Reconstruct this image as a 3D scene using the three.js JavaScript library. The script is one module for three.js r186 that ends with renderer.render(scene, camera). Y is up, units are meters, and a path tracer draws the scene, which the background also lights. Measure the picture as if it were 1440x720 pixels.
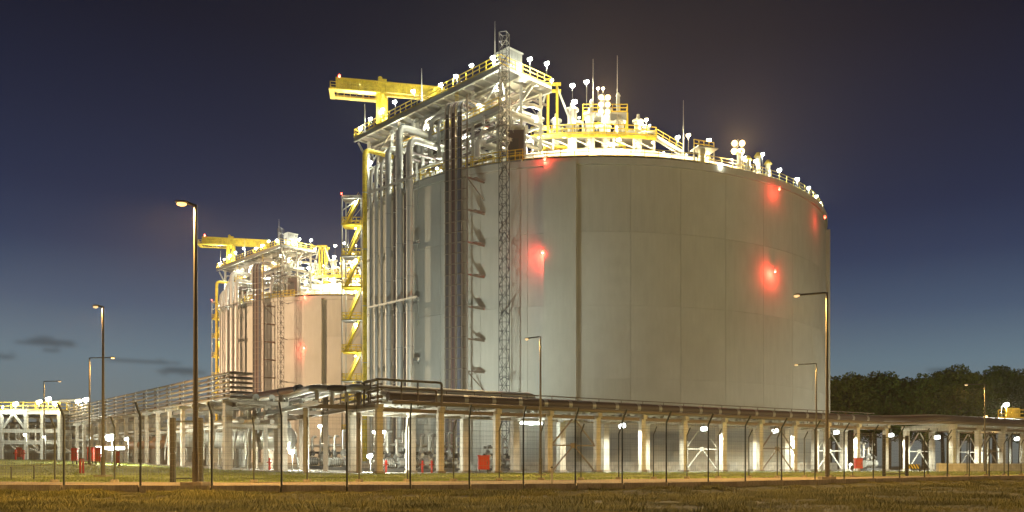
import * as THREE from 'three';
import { mergeGeometries } from 'three/addons/utils/BufferGeometryUtils.js';
import { RoundedBoxGeometry } from 'three/addons/geometries/RoundedBoxGeometry.js';

// ---------------------------------------------------------------- camera, sky, exposure
const F = 1200, CX = 800, HY = 655, EYE = 0.7;          // focal length and horizon of the photograph, eye height in metres
const scene = new THREE.Scene();
const camera = new THREE.PerspectiveCamera(2 * Math.atan(HY / F) * 180 / Math.PI, (2 * CX) / (2 * HY), 0.5, 4000);
camera.setViewOffset(2 * CX, 2 * HY, 0, 0, 1440, 720);  // shift lens: uprights stay upright
camera.position.set(0, EYE, 0);
camera.lookAt(0, EYE, -10);
const renderer = new THREE.WebGLRenderer({ antialias: true });
renderer.toneMapping = THREE.LinearToneMapping;
renderer.toneMappingExposure = 1;
renderer.shadowMap.enabled = true;

const V3 = THREE.Vector3;
const lin = c => c <= 0.04045 ? c / 12.92 : Math.pow((c + 0.055) / 1.055, 2.4);
const rgb8 = (r, g, b) => [lin(r / 255), lin(g / 255), lin(b / 255)];
function mulberry(seed) { return () => { seed |= 0; seed = seed + 0x6D2B79F5 | 0; let t = Math.imul(seed ^ seed >>> 15, 1 | seed); t = t + Math.imul(t ^ t >>> 7, 61 | t) ^ t; return ((t ^ t >>> 14) >>> 0) / 4294967296; }; }
const lerp = (a, b, t) => a + (b - a) * t, clamp = (x, a, b) => Math.min(b, Math.max(a, x));
const smooth = (a, b, x) => { const t = clamp((x - a) / (b - a), 0, 1); return t * t * (3 - 2 * t); };
function table(t) { return x => { let i = 0; while (i < t.length - 2 && x > t[i + 1][0]) i++; const [a, b] = [t[i], t[i + 1]]; return lerp(a[1], b[1], (x - a[0]) / (b[0] - a[0])); }; }
function hash2(x, y, s) { let h = Math.imul(x | 0, 374761393) ^ Math.imul(y | 0, 668265263) ^ Math.imul(s | 0, 1274126177); h = Math.imul(h ^ h >>> 13, 1274126177); return ((h ^ h >>> 16) >>> 0) / 4294967296; }
function vnoise(x, y, s, per = 0) {                      // value noise, periodic when per > 0
  const xi = Math.floor(x), yi = Math.floor(y), fx = x - xi, fy = y - yi, u = fx * fx * (3 - 2 * fx), v = fy * fy * (3 - 2 * fy);
  const w = k => per ? ((k % per) + per) % per : k;
  return lerp(lerp(hash2(w(xi), w(yi), s), hash2(w(xi + 1), w(yi), s), u), lerp(hash2(w(xi), w(yi + 1), s), hash2(w(xi + 1), w(yi + 1), s), u), v);
}

// dusk sky: one vertical gradient all round, with a few thin dark cloud streaks low over the horizon
{
  const w = 2048, h = 1024, d = new Float32Array(w * h * 4);
  const stops = [[0, 118, 126, 122], [3, 114, 126, 128], [6.5, 99, 120, 133], [9.7, 70, 87, 111], [13, 47, 59, 87], [16, 34, 44, 72], [20, 26, 34, 59], [26, 15, 20, 40], [32, 9, 12, 28], [50, 10, 11, 25], [90, 8, 9, 20]].map(([e, r, g, b]) => [e, ...rgb8(r, g, b)]);
  const skyR = mulberry(12), az0 = px => -90 + Math.atan((px - CX) / F) * 180 / Math.PI, el0 = (px, py) => Math.atan((HY - py) / F * Math.cos(Math.atan((px - CX) / F))) * 180 / Math.PI;
  const streaks = [[68, 483, 1.7, 0.36], [2, 499, 1.0, 0.26], [200, 508, 2.2, 0.2], [258, 523, 1.5, 0.34], [72, 494, 0.7, 0.12], [1330, 521, 1.5, 0.12]].map(([px, py, a, e]) => [az0(px), el0(px, py), a, e]);
  for (let i = 0; i < 16; i++) streaks.push([-10 + skyR() * 250, 4.5 + skyR() * 4, 1.5 + skyR() * 3, 0.25 + skyR() * 0.4]);
  for (let j = 0; j < h; j++) {
    const el = ((j + 0.5) / h - 0.5) * 180;
    let i = 0; while (i < stops.length - 2 && el > stops[i + 1][0]) i++;
    const [a, b] = [stops[i], stops[i + 1]], t = clamp((el - a[0]) / (b[0] - a[0]), 0, 1);
    for (let k = 0; k < w; k++) {
      const az = ((k + 0.5) / w - 0.5) * 360;                       // atan2(z, x)
      let m = 1;
      if (el > 0 && el < 30) {
        let q = 0;                                                   // streaks of cloud: flat ragged lenses
        for (const [ca, ce, wa, we] of streaks) { const da = ((az - ca + 540) % 360 - 180) / wa, de = (el - ce) / we + 0.5 * da * da * 0.3; const e = da * da + de * de * (de < 0 ? 1.9 : 1); if (e < 3) q = Math.max(q, smooth(0.95, 0.25, e + 0.9 * (vnoise(az * 1.1, el * 5, 6) - 0.5) + 0.7 * (vnoise(az * 3.2, el * 13, 7) - 0.5))); }
        m -= 0.5 * q;
        m *= 0.94 + 0.12 * vnoise(az * 0.05, el * 0.16, 9);          // faint unevenness of the air
      }
      const o = (j * w + k) * 4;
      for (let c = 0; c < 3; c++) d[o + c] = lerp(a[c + 1], b[c + 1], t) * m;
      d[o + 3] = 1;
    }
  }
  const sky = new THREE.DataTexture(d, w, h, THREE.RGBAFormat, THREE.FloatType);
  sky.mapping = THREE.EquirectangularReflectionMapping; sky.magFilter = THREE.LinearFilter; sky.needsUpdate = true;
  scene.background = sky; scene.environment = sky;
}
// last glow of the sun that has set, behind the camera to the left
const sun = new THREE.DirectionalLight(0xffd9b8, 0.02); sun.position.set(-60, 14, 60); sun.castShadow = true; sun.shadow.radius = 30;
Object.assign(sun.shadow.camera, { left: -220, right: 220, top: 120, bottom: -120, near: 1, far: 900 }); sun.name = 'afterglow'; scene.add(sun);

// ---------------------------------------------------------------- helpers
const P = (px, py, Z) => new V3((px - CX) / F * Z, EYE + (HY - py) / F * Z, -Z);   // a place in the photograph, Z metres away, as a point
const Q = (x, y, Z) => new V3(x, y, -Z);
const taken = {};
function numbered(n) { const k = taken[n] = (taken[n] ?? -1) + 1; return k ? `${n}_${String(k).padStart(3, '0')}` : n; }
let registry = [], tankSet = null;
function thing(name, label, category, group) {
  const o = new THREE.Group(); o.name = numbered(name); o.userData = { label, category }; if (group) o.userData.group = group;
  scene.add(o); registry.push(o); if (tankSet) tankSet.push(o); return o;
}
function fixAttr(g) { for (const k of Object.keys(g.attributes)) if (!['position', 'normal', 'uv'].includes(k)) g.deleteAttribute(k); return g; }
function merged(list) {
  list = list.flat(Infinity).map(fixAttr);
  if (list.length === 1) return list[0];
  const flat = list.some(g => !g.index);
  return mergeGeometries(flat ? list.map(g => g.index ? g.toNonIndexed() : g) : list);
}
function metreUV(g, s = 1) {                               // texture coordinates in metres from the larger faces
  const p = g.attributes.position, n = g.attributes.normal, uv = new Float32Array(p.count * 2);
  for (let i = 0; i < p.count; i++) {
    const ax = Math.abs(n.getX(i)), ay = Math.abs(n.getY(i)), az = Math.abs(n.getZ(i));
    const [a, b] = ay > ax && ay > az ? [p.getX(i), p.getZ(i)] : ax > az ? [p.getZ(i), p.getY(i)] : [p.getX(i), p.getY(i)];
    uv[2 * i] = a * s; uv[2 * i + 1] = b * s;
  }
  g.setAttribute('uv', new THREE.BufferAttribute(uv, 2)); return g;
}
function part(parent, name, geos, mat) {
  const g = merged([geos]); if (mat.map || mat.bumpMap) metreUV(g, mat.userData.uv ?? 1);
  g.computeBoundingBox(); const c = g.boundingBox.getCenter(new V3()); g.translate(-c.x, -c.y, -c.z); g.computeBoundingBox();
  const m = new THREE.Mesh(g, mat); m.position.copy(c); m.name = name; m.castShadow = m.receiveShadow = true; parent.add(m);
  if (parent.isMesh) m.position.sub(parent.position);
  return m;
}
function shared(parent, name, geo, mat, pos, ry = 0) { const m = new THREE.Mesh(geo, mat); m.name = name; m.position.copy(pos); m.rotation.y = ry; m.castShadow = m.receiveShadow = true; parent.add(m); return m; }
const UPV = new V3(0, 1, 0);
function orient(g, a, b) {                                  // geometry built along +y, centred: put from a to b
  const d = b.clone().sub(a), L = d.length(); d.divideScalar(L || 1);
  const x = Math.abs(d.y) > 0.999 ? new V3(1, 0, 0) : new V3().crossVectors(UPV, d).normalize(), z = new V3().crossVectors(x, d).normalize();
  const m = new THREE.Matrix4().makeBasis(x, d, z).setPosition(a.clone().add(b).multiplyScalar(0.5)); g.applyMatrix4(m); return g;
}
const bar = (a, b, w, h = w) => orient(new THREE.BoxGeometry(w, a.distanceTo(b), h), a, b);
const cyl = (a, b, r, seg = 10, r2 = r) => orient(new THREE.CylinderGeometry(r2, r, a.distanceTo(b), seg), a, b);
const box = (x, y, Z, w, h, d, ry = 0) => { const g = new THREE.BoxGeometry(w, h, d); if (ry) g.rotateY(ry); g.translate(x, y, -Z); return g; };
function ibeam(a, b, w, h, t = 0.05) {                      // an I section: two flanges and a web
  const d = b.clone().sub(a).normalize(), s = Math.abs(d.y) > 0.99 ? new V3(1, 0, 0) : new V3().crossVectors(UPV, d).normalize(), u = new V3().crossVectors(d, s).normalize(), k = (h - t) / 2;
  const up = u.clone().multiplyScalar(k);
  return [bar(a.clone().add(up), b.clone().add(up), w, t), bar(a.clone().sub(up), b.clone().sub(up), w, t), bar(a, b, t, h - 2 * t - 0.004)];
}
function sweep(pts, r, seg = 12, bend = 0) {                 // a pipe along points, its corners rounded to radius bend
  let path = [];
  if (!bend) path = pts.map(p => p.clone());
  else pts.forEach((p, i) => {
    if (i === 0 || i === pts.length - 1) { path.push(p.clone()); return; }
    const a = pts[i - 1].clone().sub(p), b = pts[i + 1].clone().sub(p), k = Math.min(bend, a.length() * 0.48, b.length() * 0.48); a.setLength(k); b.setLength(k);
    const s = p.clone().add(a), e = p.clone().add(b);
    for (let j = 0; j <= 6; j++) { const t = j / 6; path.push(s.clone().multiplyScalar((1 - t) * (1 - t)).addScaledVector(p, 2 * t * (1 - t)).addScaledVector(e, t * t)); }
  });
  const n = path.length, pos = [], nor = [], uv = [], idx = [];
  let nx = null, len = 0;
  for (let i = 0; i < n; i++) {
    const t = (i === 0 ? path[1].clone().sub(path[0]) : i === n - 1 ? path[n - 1].clone().sub(path[n - 2]) : path[i + 1].clone().sub(path[i - 1])).normalize();
    if (!nx) nx = (Math.abs(t.y) > 0.9 ? new V3(1, 0, 0) : new V3(0, 1, 0)).cross(t).normalize(); else nx = nx.clone().addScaledVector(t, -nx.dot(t)).normalize();
    const bx = new V3().crossVectors(t, nx); if (i) len += path[i].distanceTo(path[i - 1]);
    for (let k = 0; k <= seg; k++) { const a = k / seg * Math.PI * 2, c = Math.cos(a), s = Math.sin(a), x = nx.x * c + bx.x * s, y = nx.y * c + bx.y * s, z = nx.z * c + bx.z * s; pos.push(path[i].x + x * r, path[i].y + y * r, path[i].z + z * r); nor.push(x, y, z); uv.push(k / seg, len); }
  }
  for (let i = 0; i < n - 1; i++) for (let k = 0; k < seg; k++) { const a = i * (seg + 1) + k, b = a + seg + 1; idx.push(a, a + 1, b, b, a + 1, b + 1); }
  for (const [i, f] of [[0, -1], [n - 1, 1]]) {               // end caps
    const t = (f < 0 ? path[0].clone().sub(path[1]) : path[n - 1].clone().sub(path[n - 2])).normalize(), c = pos.length / 3; pos.push(path[i].x, path[i].y, path[i].z); nor.push(t.x, t.y, t.z); uv.push(0, 0);
    for (let k = 0; k <= seg; k++) { const o = (i * (seg + 1) + k) * 3; pos.push(pos[o], pos[o + 1], pos[o + 2]); nor.push(t.x, t.y, t.z); uv.push(0, 0); }
    for (let k = 0; k < seg; k++) f > 0 ? idx.push(c, c + 1 + k, c + 2 + k) : idx.push(c, c + 2 + k, c + 1 + k);
  }
  const g = new THREE.BufferGeometry(); g.setAttribute('position', new THREE.Float32BufferAttribute(pos, 3)); g.setAttribute('normal', new THREE.Float32BufferAttribute(nor, 3)); g.setAttribute('uv', new THREE.Float32BufferAttribute(uv, 2)); g.setIndex(idx); return g;
}
// guard rail along points: uprights, top and knee rail, toe board
function railing(pts, h = 1.1, step = 1.5, r = 0.035, toe = true) {
  const gs = [];
  for (let i = 0; i < pts.length - 1; i++) {
    const a = pts[i], b = pts[i + 1], n = Math.max(1, Math.round(a.distanceTo(b) / step));
    for (let k = 0; k <= n; k++) { if (k === n && i < pts.length - 2) continue; const p = a.clone().lerp(b, k / n); gs.push(bar(p, p.clone().setY(p.y + h), 2 * r)); }
    for (const f of [0.55, 1]) { const u = new V3(0, h * f, 0); gs.push(bar(a.clone().add(u), b.clone().add(u), 2 * r)); }
    if (toe) { const u = new V3(0, 0.1, 0); gs.push(bar(a.clone().add(u), b.clone().add(u), 0.03, 0.18)); }
  }
  return gs;
}
function lattice(a, w, h, step, chord, brace, e1, e2) {        // square lattice column standing on a
  const c = [], gs = { chords: [], braces: [] }; for (const [s, t] of [[-1, -1], [1, -1], [1, 1], [-1, 1]]) c.push(a.clone().addScaledVector(e1, s * w / 2).addScaledVector(e2, t * w / 2));
  for (const p of c) gs.chords.push(bar(p, p.clone().setY(p.y + h), chord));
  const n = Math.round(h / step);
  for (let k = 0; k < n; k++) for (let f = 0; f < 4; f++) {
    const p = c[f], q = c[(f + 1) % 4], y0 = h * k / n, y1 = h * (k + 1) / n, at = (v, y) => v.clone().setY(v.y + y);
    gs.braces.push(bar(at(p, y1), at(q, y1), brace)); gs.braces.push((k + f) % 2 ? bar(at(p, y0), at(q, y1), brace) : bar(at(q, y0), at(p, y1), brace));
  }
  return gs;
}

// ---------------------------------------------------------------- materials
function noiseMap(seed, size, layers, lo, hi, contrast = 1) {
  const d = new Uint8Array(size * size * 4);
  for (let j = 0; j < size; j++) for (let i = 0; i < size; i++) {
    let v = 0, t = 0; for (const [fx, fy, a] of layers) { v += a * vnoise(i / size * fx, j / size * fy, seed + fx, 0) * 1; t += a; }
    v = clamp((v / t - 0.5) * contrast + 0.5, 0, 1);
    for (let c = 0; c < 3; c++) d[(j * size + i) * 4 + c] = lerp(lo[c], hi[c], v); d[(j * size + i) * 4 + 3] = 255;
  }
  const t = new THREE.DataTexture(d, size, size); t.wrapS = t.wrapT = THREE.MirroredRepeatWrapping; t.magFilter = THREE.LinearFilter; t.minFilter = THREE.LinearMipmapLinearFilter; t.generateMipmaps = true; t.colorSpace = THREE.SRGBColorSpace; t.needsUpdate = true; return t;
}
function mat(color, rough, metal = 0, extra = {}) { const m = new THREE.MeshStandardMaterial({ roughness: rough, metalness: metal, ...extra }); if (Array.isArray(color)) m.color.setRGB(...color); else m.color.set(color); return m; }
function mapped(map, rough, scale, extra = {}) { const m = mat([1, 1, 1], rough, 0, { map, ...extra }); m.userData.uv = scale; return m; }
const concreteA = noiseMap(11, 512, [[4, 4, 1], [13, 9, 0.8], [61, 7, 0.6], [140, 140, 0.5], [400, 400, 0.25]], [176, 174, 164], [195, 193, 183], 1.3);
const concreteB = noiseMap(23, 512, [[3, 5, 1], [17, 6, 0.8], [73, 5, 0.7], [150, 150, 0.5], [400, 400, 0.25]], [174, 172, 162], [193, 191, 181], 1.3);
const concreteC = noiseMap(37, 512, [[5, 3, 1], [9, 12, 0.8], [50, 9, 0.6], [170, 170, 0.5], [400, 400, 0.25]], [178, 176, 166], [197, 195, 186], 1.3);
const M = {
  wall: [concreteA, concreteB, concreteC].map(t => mapped(t, 0.85, 1 / 14)),
  column: mapped(noiseMap(41, 256, [[6, 6, 1], [30, 9, 0.7], [110, 110, 0.6]], [168, 162, 150], [214, 209, 198], 1.5), 0.85, 1 / 4),
  steel: mat([0.40, 0.40, 0.37], 0.5, 0.35), steelWhite: mat([0.50, 0.50, 0.46], 0.55, 0.1), galv: mat([0.42, 0.42, 0.40], 0.45, 0.6), darkSteel: mat([0.10, 0.10, 0.10], 0.55, 0.3),
  brownSteel: mat([0.22, 0.18, 0.14], 0.6, 0.2), silver: mat([0.54, 0.53, 0.49], 0.5, 0.5), clad: mat([0.46, 0.45, 0.42], 0.75, 0.1), silverDull: mat([0.44, 0.42, 0.38], 0.5, 0.5), tin: mat([0.13, 0.105, 0.10], 0.55, 0.2),
  band: mat([0.30, 0.29, 0.28], 0.5, 0.5), yellow: mapped(noiseMap(87, 256, [[5, 5, 1], [31, 13, 0.9], [90, 90, 0.7]], [176, 150, 42], [232, 204, 66], 1.9), 0.5, 1 / 3), yellowDark: mat([0.52, 0.42, 0.08], 0.55), red: mat([0.5, 0.035, 0.02], 0.45), redDark: mat([0.32, 0.03, 0.02], 0.5),
  black: mat([0.03, 0.03, 0.03], 0.6), mast: mat([0.045, 0.045, 0.045], 0.7), cable: mat([0.05, 0.05, 0.055], 0.7), cableRed: mat([0.14, 0.05, 0.045], 0.6), cableBlue: mat([0.09, 0.11, 0.17], 0.6), copper: mat([0.42, 0.25, 0.16], 0.45, 0.5),
  dome: mapped(noiseMap(51, 256, [[5, 5, 1], [40, 40, 0.6]], [175, 172, 163], [210, 208, 200], 1.4), 0.85, 1 / 8), grating: mat([0.30, 0.30, 0.29], 0.6, 0.4), pole: mat([0.13, 0.12, 0.10], 0.6, 0.2), wire: mat([0.20, 0.21, 0.20], 0.5, 0.5),
  lampPost: mat([0.09, 0.09, 0.085], 0.6, 0.2), post: mat([0.06, 0.068, 0.055], 0.5, 0.2), kerb: mapped(noiseMap(61, 256, [[6, 6, 1], [60, 30, 0.8], [160, 160, 0.6]], [120, 112, 100], [168, 160, 146], 1.6), 0.9, 1 / 2),
};
const glow = (r, g, b, k) => mat([0.9, 0.9, 0.88], 0.4, 0, { emissive: new THREE.Color().setRGB(r, g, b), emissiveIntensity: k });
const GLOW = { white: glow(0.93, 1, 0.96, 7), warm: glow(1, 0.84, 0.5, 3.5), sodium: glow(1, 0.55, 0.16, 3), bigSodium: glow(1, 0.66, 0.24, 3.4), red: glow(1, 0.06, 0.03, 8), tube: glow(0.95, 1, 0.93, 5), dimSodium: glow(1, 0.62, 0.28, 1.2) };
const LIGHT = { white: [0.97, 1, 0.82], warm: [1, 0.80, 0.42], sodium: [1, 0.57, 0.15], bigSodium: [1, 0.66, 0.26], red: [1, 0.05, 0.03], tube: [0.88, 1, 0.90] };
function lightOf(parent, kind, at, cd, radius = 8) {
  const l = new THREE.PointLight(0xffffff, cd, 0, 2); l.color.setRGB(...LIGHT[kind]); l.position.copy(at); l.castShadow = true; l.shadow.radius = radius; l.name = 'lamp_light'; parent.add(l); return l;
}
// a well-glass luminaire: cap, glowing glass, and its post or bracket; p is the middle of the glass
const glassG = new THREE.SphereGeometry(1, 18, 12), lensG = new RoundedBoxGeometry(2, 2, 2, 3, 0.55), capG = new THREE.CylinderGeometry(0.5, 0.86, 1, 12).rotateX(-Math.PI / 2);
function lamp(p, label, kind, cd, o = {}) {
  const t = thing(o.name ?? 'flood_light', label, 'lamp', o.group), red = kind === 'red', r = (o.r ?? 0.42) * (red ? 1 : 0.64), turn = (o.turn ?? 0) + (red ? 0 : 0.35 * (hash2(Math.round(p.x * 9), Math.round(p.y * 9), 3) - 0.5)), m = shared(t, 'glass', red ? glassG : lensG, GLOW[kind], p, turn); m.scale.set(r * (red ? 0.7 : 0.95), r * (red ? 0.9 : 0.6), r * 0.45); if (!red) m.rotation.set(0.35, turn, 0.22 + 0.3 * (hash2(Math.round(p.x * 7), Math.round(p.y * 7), 4) - 0.5));
  const c = shared(t, 'housing', capG, M.galv, p.clone().add(new V3(-Math.sin(turn), 0.1, -Math.cos(turn)).multiplyScalar(r * 0.72)), turn); c.scale.set(r * (red ? 0.6 : 0.95), r * 0.7, r * 0.55);
  if (o.foot) { const f = o.foot.clone(), q = p.clone().add(new V3(-Math.sin(turn) * 0.6, 0, -Math.cos(turn) * 0.6).multiplyScalar(r)); part(t, 'post', [sweep([f, f.clone().setY(Math.max(q.y - 0.3, f.y + 0.1)), q].filter((v, i, a) => !i || v.distanceTo(a[i - 1]) > 0.05), 0.04, 6)], M.lampPost); }
  if (cd && !o.down) lightOf(t, kind, p.clone().add(new V3(0, -r * (red ? 0.95 : 0.8) - 0.07, 0.06)), cd * (red ? 1 : tankSet ? 1.2 : 1.9), 10);
  const beam = (cdb, at, to, ang, pen) => { const l = new THREE.SpotLight(0xffffff, cdb, 0, ang, pen, 2); l.color.setRGB(...LIGHT[kind]); l.position.copy(at); l.target.position.copy(to); l.castShadow = true; l.shadow.radius = 10; l.name = 'lamp_light'; t.add(l); t.add(l.target); };
  if (o.down) beam(cd * 2.2, p.clone().add(new V3(0, -r * 0.8 - 0.07, 0.06)), p.clone().add(new V3(0, -5, 0.06)), 1.5, 0.15);
  if (o.out) beam(o.out, p.clone().add(new V3(Math.sin(turn), 0.12, Math.cos(turn)).multiplyScalar(r * 0.45 + 0.12)), new V3(p.x * 0.3, p.y + 35, 0), 0.95, 0.4);
  return t;
}
// a rectangular floodlight: housing, glowing front, bracket
function flood(p, to, label, kind, cd, o = {}) {
  const t = thing(o.name ?? 'flood_light', label, 'lamp', o.group), w = o.w ?? 1, h = o.h ?? 0.6, d = to.clone().sub(p).normalize(), q = new THREE.Quaternion().setFromUnitVectors(new V3(0, 0, 1), d);
  const put = (g, off) => { g.applyQuaternion(q); g.translate(p.x + d.x * off, p.y + d.y * off, p.z + d.z * off); return g; };
  if (o.cluster) {                                            // a frame carrying several round heads
    const [nc, nr] = o.cluster; part(t, 'frame', [...Array.from({ length: nr }, (_, j) => put(new THREE.BoxGeometry(w, 0.1, 0.1).translate(0, (j + 0.5 - nr / 2) * h / nr, 0), -0.5)), put(new THREE.BoxGeometry(0.12, h, 0.12), -0.62)], M.galv);
    for (let i = 0; i < nc; i++) for (let j = 0; j < nr; j++) {
      const x = (i + 0.5 - nc / 2) * w / nc, y = (j + 0.5 - nr / 2) * h / nr, r = Math.min(w / nc, h / nr) * 0.44, hd = part(t, 'lamp_head', put(new THREE.CylinderGeometry(r, r * 0.55, 0.4, 18).rotateX(Math.PI / 2).translate(x, y, 0), -0.22), M.galv);
      part(hd, 'lens', put(new THREE.SphereGeometry(r * 0.93, 18, 10).scale(1, 1, 0.3).translate(x, y, 0), 0.0), GLOW[kind]);
    }
  } else {
    part(t, 'housing', [put(new THREE.BoxGeometry(w, h, 0.3), -0.17), put(new THREE.BoxGeometry(w * 0.6, h * 0.6, 0.2), -0.42)], M.galv);
    part(t, 'lens', [put(new THREE.BoxGeometry(w * 0.92, h * 0.9, 0.05), 0.01)], GLOW[kind]);
  }
  if (o.foot) part(t, 'post', [sweep([o.foot, o.foot.clone().setY(p.y - h * 0.35), p.clone().setY(p.y - h * 0.35).addScaledVector(d, -0.3)].filter((v, i, a) => !i || v.distanceTo(a[i - 1]) > 0.05), 0.06, 6)], M.steel);
  if (cd && !o.beam) lightOf(t, kind, p.clone().addScaledVector(d, 0.35), cd, 14);
  if (o.beam) { const l = new THREE.SpotLight(0xffffff, cd, 0, o.beam, o.soft ?? 0.9, 2); l.color.setRGB(...LIGHT[kind]); l.position.copy(p).addScaledVector(d, 0.35); l.target.position.copy(o.aim ?? to); l.castShadow = true; l.shadow.radius = 14; l.name = 'lamp_light'; t.add(l); t.add(l.target); }
  return t;
}
const ORD = ['first', 'second', 'third', 'fourth', 'fifth', 'sixth', 'seventh', 'eighth', 'ninth', 'tenth', 'eleventh', 'twelfth', 'thirteenth', 'fourteenth', 'fifteenth', 'sixteenth', 'seventeenth', 'eighteenth', 'nineteenth', 'twentieth', 'twenty-first', 'twenty-second', 'twenty-third', 'twenty-fourth', 'twenty-fifth'];

// ---------------------------------------------------------------- ground
const U = [0.836, 0.548], Vv = [-0.548, 0.836];               // the plant's two axes on the ground, as (x, depth)
const zFront = table([[-900, 40], [-300, 31], [90, 28.2], [300, 27.7], [490, 28.0], [660, 29.2], [800, 30.4], [940, 32.6], [1050, 35.2], [1150, 39.2], [1265, 45.2], [1363, 51], [1440, 55], [2000, 84]]);
const zRear = table([[-900, 52], [-300, 40], [77, 36.4], [357, 36], [600, 38], [800, 42], [1000, 47.5], [1150, 52.5], [1420, 64], [2000, 92]]);
const zLawn = table([[-900, 150], [-100, 125], [0, 116], [95, 108], [240, 89], [321, 80], [400, 77], [533, 74.5], [619, 77.8], [840, 88], [1117, 103.5], [1440, 118], [2000, 150]]);
const rise = (x, Z) => 1.5 * smooth(-15, -75, x) * smooth(40, 85, Z);
const pxOf = (x, Z) => CX + F * x / Z;
function sheet(name, za, zb, nz, height, m) {
  const pos = [], nor = [], uv = [], idx = [], cols = []; for (let px = -900; px <= 2000; px += 20) cols.push(px);
  cols.forEach((px, i) => { for (let j = 0; j <= nz; j++) { const Z = lerp(za(px), zb(px), j / nz), x = (px - CX) / F * Z; pos.push(x, height(x, Z, j / nz), -Z); nor.push(0, 1, 0); uv.push(x * m.userData.uv, Z * m.userData.uv); } });
  for (let i = 0; i < cols.length - 1; i++) for (let j = 0; j < nz; j++) { const a = i * (nz + 1) + j, b = a + nz + 1; idx.push(a, b, a + 1, b, b + 1, a + 1); }
  const g = new THREE.BufferGeometry(); g.setAttribute('position', new THREE.Float32BufferAttribute(pos, 3)); g.setAttribute('normal', new THREE.Float32BufferAttribute(nor, 3)); g.setAttribute('uv', new THREE.Float32BufferAttribute(uv, 2)); g.setIndex(idx); g.computeVertexNormals();
  const o = new THREE.Mesh(g, m); o.name = name; o.userData.kind = 'structure'; o.receiveShadow = o.castShadow = true; scene.add(o); return o;
}
const grassMap = noiseMap(71, 512, [[7, 7, 1], [31, 31, 1], [97, 97, 1], [230, 230, 1]], [26, 25, 8], [62, 56, 18], 2.2);
const lawnMap = noiseMap(73, 512, [[5, 5, 1], [23, 23, 0.8], [90, 90, 0.8], [230, 230, 1]], [84, 96, 22], [140, 148, 40], 1.8);
const sandMap = noiseMap(79, 512, [[6, 6, 1], [40, 40, 0.8], [130, 130, 1], [300, 300, 1]], [96, 82, 62], [150, 132, 104], 1.9);
const yardMap = noiseMap(83, 512, [[4, 4, 1], [20, 20, 0.8], [120, 120, 0.8]], [112, 108, 100], [150, 146, 138], 1.7);
const vergeHeight = (x, Z) => { const f = zFront(pxOf(x, Z)), d = f - Z; return -0.17 - 0.16 * smooth(0.6, 4, d) + 0.10 * smooth(4, 9, d) + 0.07 * (vnoise(x * 0.7, Z * 0.7, 91) - 0.5) + 0.05 * (vnoise(x * 2.3, Z * 2.3, 92) - 0.5); };
{
  const far = new THREE.Mesh(new THREE.PlaneGeometry(4000, 4000).rotateX(-Math.PI / 2), mapped(grassMap, 1, 1)); far.geometry.attributes.uv.array.forEach((v, i, a) => a[i] = v * 600); far.position.y = -0.75; far.name = 'ground'; far.userData.kind = 'structure'; far.receiveShadow = true; scene.add(far);
  sheet('grass_verge', px => 5, px => zFront(px) + 0.05, 60, vergeHeight, mapped(grassMap, 1, 1 / 3));
  sheet('gravel_strip', px => zFront(px) + 0.02, zRear, 6, (x, Z) => 0.03 * (vnoise(x, Z, 3) - 0.5), mapped(sandMap, 1, 1 / 2.5));
  sheet('lawn', zRear, zLawn, 24, (x, Z, t) => 0.02 + rise(x, Z) + 0.06 * (vnoise(x * 0.4, Z * 0.4, 4) - 0.5) - 0.02 * smooth(0.02, 0, t), mapped(lawnMap, 1, 1 / 4));
  sheet('plant_yard', zLawn, px => 420, 40, (x, Z) => rise(x, Z), mapped(yardMap, 0.95, 1 / 9));
}
const groundAt = (x, Z) => rise(x, Z);

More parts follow.
